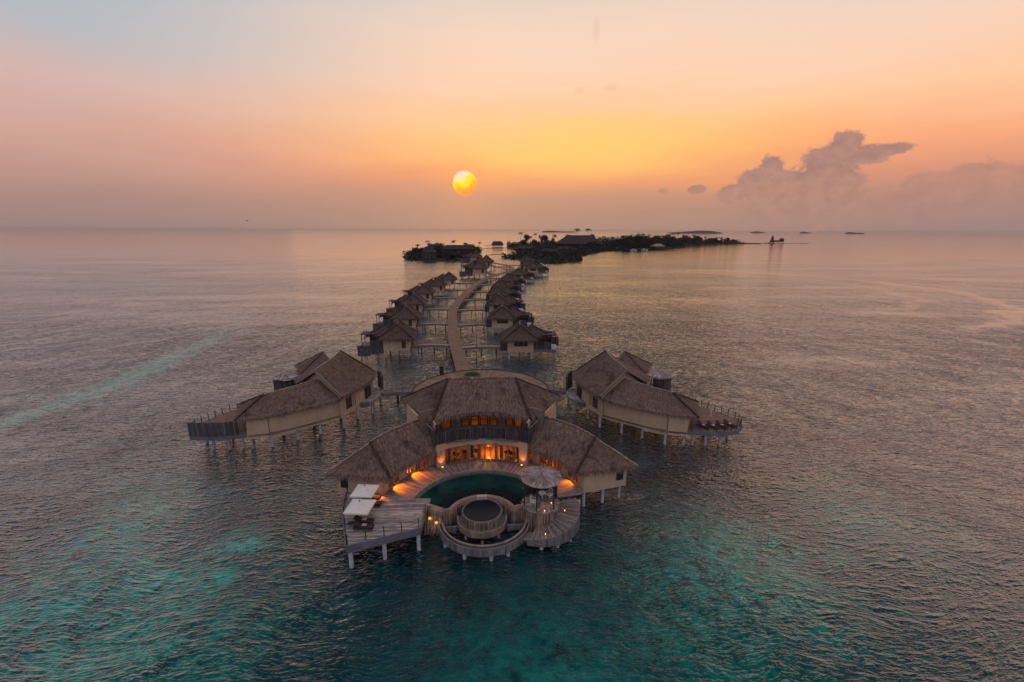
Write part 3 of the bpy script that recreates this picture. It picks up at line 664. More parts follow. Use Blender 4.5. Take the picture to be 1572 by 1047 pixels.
# swimming pool
PL=thing('swimming_pool','crescent swimming pool with dark teal water between the lit doors and the round plunge pool','pool',(0,3,0))
cA=(0,-1.25)
inner=[pt(3.55,a,cA) for a in range(68,-69,-8)]
wp=[(5.2,-.1)]+[(4.3,.25)]+inner+[(-4.1,-.35),(-5.3,.1),(-6.2,1.6)]
outer=[pt(7.35,a) for a in range(-75,64,6)]
MB().prism([(-6.0,1.2)]+outer+[(6.3,3.5),(4.3,2.1),(5.0,.3)]+[p for p in inner]+[(-4.1,-.2)],1.2,2.34).obj('pool_water','pool',PL)
MB().arc((0,0),7.3,7.76,-76,66,.9,2.50,60).obj('waterline_ledge','tile',PL)
MB().arc((0,0),7.74,7.90,-77,68,2.40,2.68,60).obj('coping','rim',PL)
rim=MB(); rim.arc(cA,3.3,3.72,-70,70,2.2,2.66,40); rim.prism([(-3.05,-.15),(-3.3,.25),(-4.2,-.1),(-5.3,.45),(-5.5,.1),(-4.2,-.55)],2.2,2.655); rim.prism([(3.05,-.15),(3.3,.2),(4.2,.5),(4.35,.15)],2.2,2.655); rim.obj('pool_rim','rim',PL)
cl=MB(); cl.arc(cA,3.36,3.5,-70,70,.35,2.2,60); cl.prism([(-3.1,-.2),(-3.2,-.05),(-4.3,-.3),(-4.3,-.5)],.3,2.2); cl.prism([(3.1,-.2),(3.2,-.05),(4.6,.0),(4.6,-.2)],.3,2.2)
for i in range(110):
    a=-69+138*i/110+R.uniform(-.4,.4); p=pt(3.33,a,cA); cl.tube(p+(.35+R.uniform(-.15,.1),),p+(2.2,),R.uniform(.035,.06),n=5)
cl.obj('log_cladding','cladding',PL)
sh=MB()
for i in range(1500):   # rough planted shelf breaking the surface behind the rim
    a=R.uniform(-78,72); rr=3.75+R.random()**1.3*1.75; p=pt(rr,a,cA)
    if p[1]<.45+.35*(rr-3.7): continue
    h_=R.uniform(.10,.34)*(1-.25*(rr-3.7)/1.7); s_=R.uniform(.05,.13); sh.tube((p[0],p[1],2.2),(p[0]+R.uniform(-.08,.08),p[1]+R.uniform(-.08,.08),2.34+h_),s_,s_*.3,n=5)
sh.obj('planted_shelf','pebble',PL)
# left log screen wall with two round lamps
SW=thing('log_screen_wall','wall of upright weathered logs with two round yellow lamps between sun deck and pool','wall',(-5,-.5,.5))
lw=MB(); A,B=(-6.0,-.55),(-3.95,-.75)
for i in range(46):
    f_=i/45; x=A[0]+(B[0]-A[0])*f_; y=A[1]+(B[1]-A[1])*f_; lw.tube((x,y-R.uniform(0,.12)-.35,.45+R.uniform(-.25,.2)),(x,y+1.45-.9*f_,2.66+R.uniform(-.06,.05)),R.uniform(.04,.065),n=6)
lw.prism([(A[0],A[1]+1.5),(B[0],B[1]+.6),(B[0],B[1]+.8),(A[0],A[1]+1.7)],.6,2.6); lw.face([(A[0],A[1]-.3,.5),(B[0],B[1]-.3,.5),(B[0],B[1]+.6,2.6),(A[0],A[1]+1.5,2.6)])
lw.obj('log_face','cladding',SW)
MB().box((-5.9,-.2,1.6),(.2,.2,2.4)).box((-3.9,-.6,1.5),(.18,.18,2.5)).obj('corner_post','frame',SW)
MB().prism([(-6.1,1.2),(-6.1,.85),(-4.0,-.25),(-3.9,.0),(-5.2,.75)],2.63,2.70).obj('capping','rim',SW)
for i,(x,z) in enumerate([(-5.45,1.75),(-4.75,1.5)]):
    y=(-.62 if i else -.22)
    L_=thing('round_lamp','round yellow lamp on the log wall, '+('left and higher one' if i==0 else 'right and lower one'),'lamp',(x,y,z),'round lamps on the log wall')
    MB().tube((x,y,z),(x,y-.08,z),.17,.15,14).obj('glass','round',L_); MB().tube((x,y+.12,z),(x,y+.02,z),.19,n=14).obj('housing','darkframe',L_)
    light('POINT',(x,y-.35,z),3,(1,.4,.05),.1,par=L_)

# plunge pool + ring
PP=thing('plunge_pool','round dark plunge pool clad in logs in the middle of the ring','pool',(0,.45,0))
cP=(0,.05)
MB().arc(cP,0.01,1.98,0,360,1.3,2.3,40).obj('pool_water','plunge',PP)
pw=MB(); pw.arc(cP,1.98,2.1,0,360,1.0,2.33,64)
for i in range(110):
    a=90+180*i/110; p=pt(2.14,a,cP); pw.tube(p+(1.3+R.uniform(-.1,.05),),pt(2.11,a,cP)+(2.33+R.uniform(-.06,.05),),R.uniform(.04,.06),n=5)
pw.obj('log_cladding','cladding',PP)
MB().arc(cP,2.1,2.6,80,280,.85,1.42,48).obj('overflow_gutter','ring',PP)
MB().arc(cP,2.55,2.66,80,280,.85,1.56,48).obj('gutter_rim','rim',PP)
[MB().box((k_*3.4,-.9,.75),(1.7,.12,.55),k_*.25).obj('side_beam','ring',PP) for k_ in (-1,1)]
for p in ((0,-2.3),(-1.7,-1.4),(1.7,-1.4)): pile(PP,p[0],p[1],.4,.14)
RG=thing('ring_trough','curved timber trough standing on round posts in front of the plunge pool','trough',(0,-4,0))
cR=(.25,-.15)
MB().arc(cR,4.35,4.47,93,270,.65,1.5,60).obj('inner_side','ring',RG)
MB().arc(cR,4.66,4.82,93,270,.6,1.42,60).obj('outer_side','ring',RG)
MB().arc(cR,4.46,4.67,93,270,.65,1.15,60).obj('trough_bed','tile',RG)
MB().arc(cR,4.30,4.48,93,270,1.50,1.56,60).obj('rim','rim',RG)
for a in (110,150,172,205,240): p=pt(4.58,a,cR); pile(RG,p[0],p[1],.64,.19)
MB().prism([(-4.3,-1.2),(-3.9,-1.0),(-2.6,-1.0),(-2.6,-1.2)],.7,1.3).obj('link_beam','ring',RG)
MB().prism([(4.6,-1.2),(4.2,-1.0),(2.6,-1.0),(2.6,-1.2)],.7,1.3).obj('link_beam','ring',RG)
# towel on plunge pool rim
TW=thing('towel','folded white towels lying over the rim of the round plunge pool','towel',(-.15,2.0,2.3))
q=MB(); 
for i,x in enumerate((-.6,-.2,.2)):
    q.prism([(x,1.96),(x+.36,1.96),(x+.36,2.34),(x,2.34)],2.665,2.70+.01*i); q.prism([(x+.02,1.93),(x+.34,1.93),(x+.34,1.97),(x+.02,1.97)],2.31+.02*i,2.68)
q.obj('folded_cloth','towel',TW)

# gazebo
GC=(6.25,.5)
G=thing('gazebo','open round gazebo with radial twig roof on the right side of the pool','gazebo',(GC[0],GC[1],2.7))
MB().arc(GC,.01,2.12,0,360,2.55,2.8,8).obj('floor','deck',G)
gd=MB(); gd.arc(GC,1.9,2.05,0,360,.3,2.55,8)
for i in range(100):
    a=60+240*i/100; k=2.09*math.cos(PI/8)/math.cos(((rad(a)%(PI/4))-PI/8)); p=pt(k,a,GC); gd.tube(p+(.3+R.uniform(-.15,.1),),p+(2.56,),R.uniform(.045,.075),n=6)
gd.obj('log_base','cladding',G)
for a in (20,75,140,200,255,320): p=pt(1.85,a,GC); MB().tube(p+(2.8,),p+(5.75,),.08,n=8).obj('post','darkframe',G)
rf=MB()
n=72
for i in range(n):
    a=360*i/n; b_=360*(i+1)/n; c0=(GC[0],GC[1],6.45)
    rr0,rr1=2.75,2.75
    p,q_=pt(2.15,a,GC)+(5.82,),pt(2.15,b_,GC)+(5.82,)
    rf.face([c0,q_,p],[(.5*i,0),(.5*i+.24,2.7),(.5*i,2.7)]); rf.face([p,q_,q_[:2]+(5.70,),p[:2]+(5.70,)]); rf.face([c0[:2]+(6.3,),p[:2]+(5.70,),q_[:2]+(5.70,)])
for i in range(420):
    a=R.uniform(0,360); r0=R.uniform(.05,1.3); r1=min(2.28,r0+R.uniform(.6,1.1)); f=lambda r_:6.46-.28*r_+R.uniform(0,.06)
    p=pt(r0,a,GC)+(f(r0),); q_=pt(r1,a+R.uniform(-4,4),GC)+(f(r1),); rf.tube(p,q_,R.uniform(.018,.035),n=4,cap=False)
M['twig']=planks('twig_roof',lin((214,192,188)),lin((62,50,54)),.13,axis=0,gap=.02)
rf.obj('roof','twig',G)
MB().arc(GC,1.88,1.94,-60,75,2.8,4.1,10).obj('back_screen','log',G)
chair(5.45,.0,2.8,1.2,'white metal chair in the gazebo, on the pool side','white chairs in the gazebo','whitemetal','whitemetal',True)
chair(7.3,1.2,2.8,-.9,'white metal chair in the gazebo, beside the stair','white chairs in the gazebo','whitemetal','whitemetal',True)
chair(5.9,1.6,2.8,0,'dark chair at the back of the gazebo','white chairs in the gazebo')
tb=thing('round_table','small round white table inside the gazebo','table',(6.5,1.1,2.8)); MB().tube((6.5,1.1,3.48),(6.5,1.1,3.53),.42,n=20).obj('tabletop','whitemetal',tb); MB().tube((6.5,1.1,2.8),(6.5,1.1,3.48),.05).obj('leg','whitemetal',tb)
for i,(x,y,z) in enumerate([(6.45,-1.25,2.8),(7.35,.1,2.8),(8.7,-.45,2.2),(6.35,-3.0,1.35)]):
    L_=thing('lantern',['small lit lantern at the front edge of the gazebo floor','small lit lantern beside the right gazebo post','small lit lantern on the upper stair treads','small lit lantern at the foot of the curved stair'][i],'lantern',(x,y,z),'lanterns around the gazebo')
    MB().box((x,y,z+.02),(.18,.18,.04)).box((x,y,z+.30),(.18,.18,.04)).tube((x-.07,y-.07,z),(x-.07,y-.07,z+.3),.01,n=4).tube((x+.07,y+.07,z),(x+.07,y+.07,z+.3),.01,n=4).obj('cage','darkframe',L_)
    MB().tube((x,y,z+.04),(x,y,z+.16),.03,n=8).obj('candle','bulb',L_)
    light('POINT',(x,y-.1,z+.45),2.5,(1,.35,.06),.05,par=L_)
# curved stair
ST=thing('curved_stair','fan of grey wooden stair treads winding down around the gazebo to the water','stair',(9,-1,1))
nt=13
for i in range(nt):
    a0=74+i*9.6; z=2.42-i*.105
    tr=MB(); tr.arc(GC,2.0,4.12,a0,a0+10.6,z-.13,z,3); tr.obj('tread','step',ST)
MB().arc(GC,4.10,4.2,74,205,.45,2.44,36,z1e=1.1).obj('outer_stringer','ring',ST)
for a in (85,110,135,160,185): p=pt(3.9,a,GC); pile(ST,p[0],p[1],.5,.17)
MB().prism([(4.1,-3.1),(5.2,-3.6),(6.0,-3.7),(5.8,-2.0),(4.4,-1.9),(3.9,-2.3)],.75,1.0).obj('landing','step',ST)
hb=MB(); 
for a in range(60,180,14):
    p=pt(2.5,a,GC); z=2.5-(a-74)/9.6*.105; 
hr=[pt(4.1,a,GC)+(3.35-(a-74)/9.6*.105,) for a in range(76,200,8)]
LD=thing('swim_ladder','steel ladder hanging into the sea from the front of the curved stair','ladder',(7.2,-3.9,0))
for x in (7.0,7.35): MB().path([(x,-3.6,1.2),(x,-3.85,.9),(x,-4.0,-1)],.022).obj('rail','frame',LD)
for z in (.1,.35,.6): MB().tube((7.0,-3.95,z),(7.35,-3.95,z),.02,n=5).obj('rung','frame',LD)

# parasols and loungers on sun deck
def parasol(x,y,z,s,zt,rz,label):
    p=thing('parasol',label,'parasol',(x,y,z),'square white parasols on the sun deck')
    MB().tube((x,y,z),(x,y,zt+.15),.035,n=8).obj('pole','darkframe',p); MB().box((x,y,z+.05),(.7,.7,.1),rz).obj('base','frame',p)
    c=MB(); cr=[(x+s/2*(i*math.cos(rz)-j*math.sin(rz)),y+s/2*(i*math.sin(rz)+j*math.cos(rz)),zt-.55) for i,j in ((-1,-1),(1,-1),(1,1),(-1,1))]
    for i in range(4):
        a,b_=Vector(cr[i]),Vector(cr[(i+1)%4]); tp=Vector((x,y,zt)); k=8
        for u in range(k):
            for v in range(5):
                def g(u_,v_):
                    e=a.lerp(b_,u_/k); q=tp.lerp(e,v_/5); q.z-=.10*math.sin(PI*v_/5)*math.sin(PI*u_/k)-(-.05*(v_/5)*math.sin(PI*u_/k)); return q
                qs=[g(u,v),g(u,v+1),g(u+1,v+1),g(u+1,v)]
                if v==0: qs=qs[:3]
                c.face(qs)
        c.face([a,a-Vector((0,0,.14)),b_-Vector((0,0,.14)),b_])
    co_=c.obj('canopy','canvas',p); MB().tube((x,y,zt),(x,y,zt+.12),.08,.03,8).obj('finial','frame',co_)
    rb=MB()
    for q in cr: rb.tube((x,y,zt-.12),(q[0],q[1],q[2]-.05),.02,n=4)
    rb.obj('ribs','frame',p)
parasol(-12.1,-1.5,2.6,2.45,4.8,-.12,'white square parasol nearer the front edge of the sun deck')
parasol(-12.35,1.35,2.6,2.35,4.8,-.12,'white square parasol closer to the thatched wing wall')
def lounger(x,y,z,rz,label,group):
    c=thing('sun_lounger',label,'sun lounger',(x,y,z),group)
    def T(p): ca,sa=math.cos(rz),math.sin(rz); return (x+p[0]*ca-p[1]*sa,y+p[0]*sa+p[1]*ca,z+p[2])
    q=MB(); q.prism([T((-.95,-.34,0))[:2],T((.95,-.34,0))[:2],T((.95,.34,0))[:2],T((-.95,.34,0))[:2]],z+.24,z+.32); q.obj('frame','dark',c)
    for i,j in ((-.85,-.28),(.85,-.28),(.85,.28),(-.85,.28)): MB().tube(T((i,j,0)),T((i,j,.24)),.035,n=6).obj('leg','dark',c)
    q=MB(); q.prism([T((-.93,-.31,0))[:2],T((.3,-.31,0))[:2],T((.3,.31,0))[:2],T((-.93,.31,0))[:2]],z+.32,z+.42); q.obj('mattress','cushion',c)
    b=MB(); P4=[T((.3,-.31,.34)),T((.3,.31,.34)),T((.92,.31,.72)),T((.92,-.31,.72))]; b.face(P4); up=Vector((0,0,.09)); b.face([Vector(p)+up for p in P4][::-1])
    for i in range(4): b.face([P4[i],Vector(P4[i])+up,Vector(P4[(i+1)%4])+up,P4[(i+1)%4]])
    b.obj('backrest','cushion',c)
    tw=thing('towel','striped towel on the '+label,'towel',T((0,0,.43)),'towels on the loungers')
    MB().prism([T((-.25,-.24,0))[:2],T((.18,-.24,0))[:2],T((.18,.1,0))[:2],T((-.25,.1,0))[:2]],z+.425,z+.47).obj('cloth','towel',tw)
    return c
for i,(x,y) in enumerate([(-11.5,-2.85),(-11.7,-1.95),(-11.6,1.1),(-11.9,2.1)]):
    lounger(x,y,2.6,PI-.1,['dark lounger at the front corner of the sun deck','dark lounger second from the front edge of the sun deck','dark lounger on the near side of the rear parasol','dark lounger between rear parasol and wing wall'][i],'dark loungers on the sun deck')
tb=thing('side_table','low dark side table between the two front loungers','table',(-12.9,-2.4,2.6)); MB().box((-12.9,-2.4,3.0),(.45,.45,.05)).obj('tabletop','dark',tb); MB().tube((-12.9,-2.4,2.6),(-12.9,-2.4,2.98),.04).obj('leg','dark',tb)

# ------------------------------------------------------------------ side villas
def side_villa(s,dx,dy,rot=0.):
    cg=(-26,28)
    def f(x,y):
        X_=(x-cg[0])*math.cos(rot)-(y-cg[1])*math.sin(rot)+cg[0]; Y_=(x-cg[0])*math.sin(rot)+(y-cg[1])*math.cos(rot)+cg[1]
        return (-s*X_+dx if s>0 else X_, Y_+dy)
    F3=lambda x,y,z: f(x,y)+(z,)
    side='left' if s<0 else 'right'
    V=thing('overwater_villa',('smaller thatched villa left of the largest one, dark log fence at its outer end' if s<0 else 'smaller thatched villa right of the largest one, open lounger deck at its outer end'),'villa',F3(-27,27,2))
    def lf(mb,top,bot,*a,**k):
        t_=[F3(*p) for p in top]; b_=[F3(*p) for p in bot]
        if s>0: t_=t_[::-1]; b_=b_[::-1]
        mb.loft(t_,b_,*a,**k)
    # low wing walls (front face in three stepped panels)
    W1=[(-33.6,19.9),(-30.9,20.5),(-30.9,20.75),(-27.9,22.4),(-25.4,24.4),(-22.3,27.0)]
    Wb=[(-27.3,32.0),(-31.5,30.4),(-36.4,25.3)]
    def wall(mb,pl,z0,z1,th=.2,closed=False):
        for a,b_ in zip(pl,pl[1:]):
            v=Vector((b_[0]-a[0],b_[1]-a[1]))
            if v.length<.01: continue
            v.normalize(); n_=Vector((-v.y,v.x))*th
            mb.prism([f(*a),f(*b_),f(b_[0]+n_.x,b_[1]+n_.y),f(a[0]+n_.x,a[1]+n_.y)],z0,z1)
    w=MB(); wall(w,W1[:2],1.65,5.0); wall(w,W1[2:4],1.45,5.1); wall(w,W1[3:],1.75,5.1); 
    wall(w,[Wb[0],Wb[1],Wb[2],W1[0]],1.9,4.8); w.obj('wing_wall','plaster',V)
    MB().prism([f(*p) for p in [W1[0],W1[1],W1[3],W1[4],W1[5],(-27.3,31.5),(-31.5,30.0),(-36.2,25.2)]],1.98,2.3).obj('floor','frame',V)
    ev=[(-34.8,19.3,4.85),(-31.2,20.1,4.95),(-27.7,22.0,5.0),(-24.6,24.3,5.05),(-22.2,26.4,5.1)]
    rd=[(-32.0,22.6,7.5),(-30.3,24.1,7.6),(-28.7,25.8,7.65),(-27.3,27.5,7.7),(-26.4,28.8,7.7)]
    bk=[(-37.7,26.1,4.65),(-35.6,28.4,4.7),(-33.6,30.8,4.7),(-31.8,32.5,4.7),(-30.8,33.8,4.7)]
    r=MB(); lf(r,rd,ev,34,9,.2,30,26,bl=.7); lf(r,[rd[0]]*2,[bk[0],ev[0]],18,8,.2,30,26,bl=.7); lf(r,rd[::-1],bk[::-1],24,6,.3,10,8)
    ro=r.obj('wing_roof','thatch',V)
    strip(ro,[F3(*p) for p in (rd[0],ev[0])],.26); strip(ro,[F3(*rd[0]),F3(*bk[0])],.22); strip(ro,[F3(*p) for p in rd],.16,m='cap')
    # high block
    G0=(-21.9,25.9); GA=(-26.5,28.6); G1=(-30.9,32.5)
    w=MB(); wall(w,[(-22.4,26.6),(-20.7,31.2)],1.95,5.6); wall(w,[(-20.7,31.2),(-20.3,33),(-19.9,37.5),(-22,41),(-27,43),(-32,38),(-30.5,33)],1.95,5.5)
    # gable wall
    g0=(-22.4,26.7); g1=(-30.3,32.3); ga=(-26.5,29.2)
    for off in (0,):
        a=F3(g0[0],g0[1],1.95); b_=F3(g1[0],g1[1],1.95); c_=F3(g1[0],g1[1],5.7); d_=F3(ga[0],ga[1],8.9); e_=F3(g0[0],g0[1],5.6)
        w.face([a,b_,c_,d_,e_])
        bb=[F3(g0[0]+.12,g0[1]+.17,1.95),F3(g1[0]+.12,g1[1]+.17,1.95),F3(g1[0]+.12,g1[1]+.17,5.7),F3(ga[0]+.12,ga[1]+.17,8.9),F3(g0[0]+.12,g0[1]+.17,5.6)]; w.face(bb[::-1])
    w.obj('wall','plaster',V)
    MB().prism([f(*p) for p in [(-22.3,26.9),(-20.8,31.2),(-20,37.3),(-22,40.9),(-27,42.9),(-31.9,38),(-30.2,32.6)]],1.98,2.4).obj('floor','frame',V)
    bg_=MB()
    for a,b_ in (((-21.75,25.75,5.75),(-26.5,28.35,9.15)),((-26.5,28.35,9.15),(-31.2,32.4,5.85))):
        bg_.tube(F3(*a),F3(*b_),.16,n=6)
    bg_.obj('barge_board','frame',V)
    MB().tube(F3(-22.35,26.55,1.9),F3(-22.35,26.55,5.6),.16,n=4).obj('corner_post','plaster',V)
    e=[(-21.7,25.7,5.75),(-20.6,29.5,5.6),(-19.6,33.0,5.5),(-19.3,36.4,5.5),(-19.7,39.0,5.6)]
    rg=[(-26.5,28.3,9.3),(-26.0,31,9.5),(-25.3,33.6,9.8),(-24.9,35.2,10.2),(-24.8,36.2,10.5)]
    eb_=[(-31.2,32.4,5.8),(-32.6,34.5,5.7),(-33.0,37.0,5.6),(-32.5,40,5.6),(-31,42.5,5.6)]
    r=MB(); lf(r,rg,e,30,10,.3,30,22); 
    lf(r,rg[::-1],eb_[::-1],24,8,.3,12,8); lf(r,[rg[-1]]*2,[e[-1],(-21.5,43,5.5),(-26,45,5.5),eb_[-1]],24,8,.3,12,10)
    ro=r.obj('roof','thatch',V)
    strip(ro,[F3(p[0],p[1],p[2]+.08) for p in rg],.2,m='cap'); strip(ro,[F3(*rg[-1]),F3(*e[-1])],.18)
    # second small roof behind
    k=(-29.6,41.5,8.9); r=MB(); cs=[(-26.0,38.5,6.0),(-32.4,37.2,6.0),(-35.5,42.6,6.0),(-30,46,6.0)]
    for i in range(4): lf(r,[k,k],[cs[(i+1)%4],cs[i]],14,6,.25,20,14)
    ro=r.obj('rear_roof','thatch',V); strip(ro,[F3(*k),F3(*cs[2])],.16); strip(ro,[F3(*k),F3(*cs[1])],.16)
    w=MB(); wall(w,[(-28,39.5),(-32,38.6),(-34.3,42.2),(-30,45)],2,6.1); w.obj('rear_wall','log',V)
    # shuttered window
    wn=MB(); a=(-22.05,27.9); b_=(-21.25,30.1)
    wn.prism([f(*a),f(*b_),f(b_[0]+.12,b_[1]-.05),f(a[0]+.12,a[1]-.05)],2.75,5.0); wo=wn.obj('window','darkframe',V)
    for i in range(6):
        q=(a[0]+(b_[0]-a[0])*i/5+.15,a[1]+(b_[1]-a[1])*i/5-.05); MB().tube(f(*q)+(2.75,),f(*q)+(5.0,),.05,n=4).obj('mullion','frame',wo)
    # entry porch and curved screen
    MB().prism([f(*p) for p in [(-20.6,31.2),(-19.3,31.6),(-18.1,34.3),(-18.0,37.6),(-19.8,38.6),(-20.2,34.5)]],2.1,2.62).obj('entry_deck','deck',V)
    MB().prism([f(*p) for p in [(-20.6,31.05),(-19.3,31.45),(-19.25,31.6),(-20.6,31.2)]],1.75,2.64).obj('entry_step','beam',V)
    MB().prism([f(*p) for p in [(-18.4,37.2),(-18.1,37.2),(-18.4,39.4),(-19.6,41.3),(-19.9,41.1),(-18.7,39.2)]],2.0,5.3).obj('entry_screen','log',V)
    pr=[F3(-18.2,34.4,2.9),F3(-17.7,36.0,3.5),F3(-17.9,37.6,5.2),F3(-18.9,39.6,6.1),F3(-20.5,41.0,6.3)]
    MB().path(pr,.045).obj('curved_rail','cap',V)
    MB().prism([f(*p) for p in [(-20.15,33.1),(-20.0,33.1),(-19.75,35.2),(-19.9,35.2)]],2.62,4.7).obj('door','darkframe',V)
    for x,y in [(-33.4,20.4),(-30.8,20.9),(-28,23),(-25.3,24.9),(-22.3,27.0),(-21.1,30.6),(-34.6,23),(-31,25),(-27.5,28.5),(-24,31),(-19.2,33),(-18.6,36.8),(-20.5,39),(-25,41),(-30,37),(-33,41)]:
        p=f(x,y); pile(V,p[0],p[1],2.05,.2)
    # outer deck
    DK=thing('outer_deck','pointed timber deck on piles at the outer end of the '+side+' villa','deck',F3(-38,24,2.3),'outer decks of the side villas')
    if s<0: dp=[(-33.8,20.0),(-35.5,19.5),(-38.5,19.2),(-41.3,19.6),(-42.6,23),(-41.2,27),(-39,30.2),(-36.6,26)]
    else: dp=[(-33.7,20.0),(-36,19.6),(-38.8,19.4),(-40.8,19.9),(-42.6,21.6),(-43.0,24),(-41.2,27),(-39,30.2),(-36.6,26)]
    MB().prism([f(*p) for p in dp],2.34,2.6).obj('decking','walk',DK)
    eb=MB()
    for a,b_ in zip(dp[:6],dp[1:7]):
        v=Vector((b_[0]-a[0],b_[1]-a[1])).normalized(); n_=Vector((-v.y,v.x))*.12
        eb.prism([f(*a),f(*b_),f(b_[0]+n_.x,b_[1]+n_.y),f(a[0]+n_.x,a[1]+n_.y)],1.95,2.62)
    eb.obj('edge_beam','beam',DK)
    for x,y in [(-38.8,20.4),(-36.6,20.3),(-34.8,20.6),(-41,22.5),(-40,26),(-38,24)]: p=f(x,y); pile(DK,p[0],p[1],2.0,.2)
    if s<0:
        FN=thing('log_fence','dark log fence with pale posts along the front of the left villa deck','fence',F3(-38,19.3,2.6))
        fb=MB(); fp=[(-34.6,19.65),(-35.5,19.4),(-38.5,19.1),(-41.3,19.5)]
        for a,b_ in zip(fp,fp[1:]):
            v=Vector((b_[0]-a[0],b_[1]-a[1])).normalized(); n_=Vector((-v.y,v.x))*.1
            fb.prism([f(*a),f(*b_),f(b_[0]+n_.x,b_[1]+n_.y),f(a[0]+n_.x,a[1]+n_.y)],2.6,4.6)
            k=int((Vector(b_)-Vector(a)).length/.11)
            for i in range(k):
                x=a[0]+(b_[0]-a[0])*i/k; y=a[1]+(b_[1]-a[1])*i/k; fb.tube(f(x,y-.02)+(2.6,),f(x,y-.02)+(4.6+R.uniform(-.05,.16),),R.uniform(.035,.055),n=5)
        fb.obj('log_panel','log',FN)
        for i in range(6):
            x=-35+i*-1.25; y=19.5-.18*math.sin(i/5*PI)-.15; MB().tube(F3(x,y,2.5),F3(x,y,4.7),.07,n=6).obj('post','frame',FN)
    rp=[f(*p) for p in ([(-41.3,19.6),(-42.6,23),(-41.2,27),(-39,30.2)] if s<0 else [(-34.2,19.9),(-36,19.7),(-38.8,19.5),(-40.8,20.0),(-42.6,21.7),(-43,24),(-41.2,27),(-39,30.2)])]
    railing('rope railing with dark posts around the outer deck of the '+side+' villa',rp,'rope railings of the decks',n=10 if s<0 else 16,rz=.06,hh=1.1)
    # rear pavilion
    pc=f(-35.6,38.6)
    PV=thing('round_pavilion','small round pavilion with twig roof and dark screen behind the '+side+' villa','pavilion',(pc[0],pc[1],2.4),'round pavilions behind the side villas')
    MB().arc(pc,.01,2.5,0,360,2.1,2.5,10).obj('floor','deck',PV)
    rr=MB()
    for i in range(48):
        a=360*i/48; b_=a+7.5; p,q_=pt(2.7,a,pc)+(5.45,),pt(2.7,b_,pc)+(5.45,); c0=pc+(5.95,)
        rr.face([c0,q_,p],[(.5*i,0),(.5*i+.3,2.7),(.5*i,2.7)]); rr.face([p,q_,q_[:2]+(5.25,),p[:2]+(5.25,)]); rr.face([pc+(5.7,),p[:2]+(5.25,),q_[:2]+(5.25,)])
    for i in range(160):
        a=R.uniform(0,360); r0=R.uniform(.1,1.6); r1=r0+1.1; g_=lambda q:5.97-.185*q+R.uniform(0,.05)
        rr.tube(pt(r0,a,pc)+(g_(r0),),pt(r1,a+R.uniform(-4,4),pc)+(g_(r1),),.03,n=4,cap=False)
    rr.obj('roof','twig',PV)
    for a in (0,60,120,180,240,300): MB().tube(pt(2.1,a,pc)+(2.5,),pt(2.1,a,pc)+(5.3,),.08,n=6).obj('post','darkframe',PV)
    MB().arc(pc,2.0,2.1,100 if s<0 else 60,300 if s<0 else 230,2.5,4.9,16).obj('screen','log',PV)
    for a in (30,150,210,330): p=pt(1.8,a,pc); pile(PV,p[0],p[1],2.2,.16)
    if s>0:
        for i,(x,y) in enumerate([(-36.3,20.9),(-37.7,20.8),(-39.1,20.9),(-40.5,21.3)]):
            p=f(x,y); lounger(p[0],p[1],2.6,PI/2+.5,['dark lounger on the right villa deck, nearest the thatch','dark lounger on the right villa deck, second from the thatch','dark lounger on the right villa deck, third from the thatch','dark lounger on the right villa deck, nearest the tip'][i],'loungers on the right villa deck')
        p=f(-38.4,23.2); q=thing('closed_parasol','closed pinkish parasol standing on the right villa deck','parasol',p+(2.6,)); MB().tube(p+(2.6,),p+(5.0,),.04).obj('pole','frame',q); MB().tube(p+(3.4,),p+(4.9,),.2,.05,10).obj('canopy','towel',q)
    return V
side_villa(-1,0,0)
side_villa(1,-3.3,-2.0,rad(2))

# ------------------------------------------------------------------ arrival platform and boardwalk
PF=thing('arrival_platform','round timber platform behind the largest villa where the boardwalk ends','deck',(0,37,2))
cF=(-.3,36.6)
MB().arc(cF,.01,12.4,0,360,2.3,2.6,72).obj('decking',planks('platform_boards',lin((146,118,104)),lin((104,80,72)),.22,axis=1,gap=.05),PF)
MB().arc(cF,12.4,12.52,0,360,2.1,2.72,72).obj('edge_beam','darkframe',PF)
MB().prism([(-3,19.9),(3,19.9),(3,25),(-3,25)],2.2,2.59).obj('link_deck','walk',PF)
for a in range(0,360,30): p=pt(11.3,a,cF); pile(PF,p[0],p[1],2.3,.22)
# planter
PN=thing('shrub_planter','low planter with clipped green shrub on the platform behind the big roof','planter',(-2.1,44.2,2.6))
MB().box((-2.1,44.0,2.85),(3.6,1.2,.5)).obj('planter_box','frame',PN)
sb=MB()
for i in range(1500):
    u=R.uniform(-1,1); v=R.uniform(-1,1); z=R.random()
    if u*u+v*v*.9+z*z>1.05: continue
    p=(-2.1+u*1.7,44+v*.6,3.05+z*.75); d_=Vector((R.gauss(0,1),R.gauss(0,1),R.gauss(.4,1))).normalized()*.16; sb.blade(p,d_,.12,(R.gauss(0,1),R.gauss(0,1),R.gauss(0,1)))
sb.obj('foliage','shrub',PN)
CB=thing('utility_cabinet','tall dark cabinet on the left edge of the arrival platform','cabinet',(-8.3,46.0,2.6))
MB().box((-8.3,46,3.5),(.75,.6,1.8)).box((-8.3,46,4.43),(.85,.7,.06)).obj('body','darkframe',CB); MB().tube((-7.95,45.68,3.5),(-7.95,45.68,3.75),.025).obj('handle','frame',CB)
SG=thing('rail_post','thin post with a small crossbar beside the dark cabinet','post',(-7.3,46.3,2.6)); MB().tube((-7.3,46.3,2.6),(-7.3,46.3,4.2),.04).tube((-7.9,46.3,4.15),(-7.2,46.3,4.15),.03).obj('bar','darkframe',SG)
FP=thing('flagpole','tall thin bare flagpole on the arrival platform beside the boardwalk','flagpole',(-1.3,49.0,2.6))
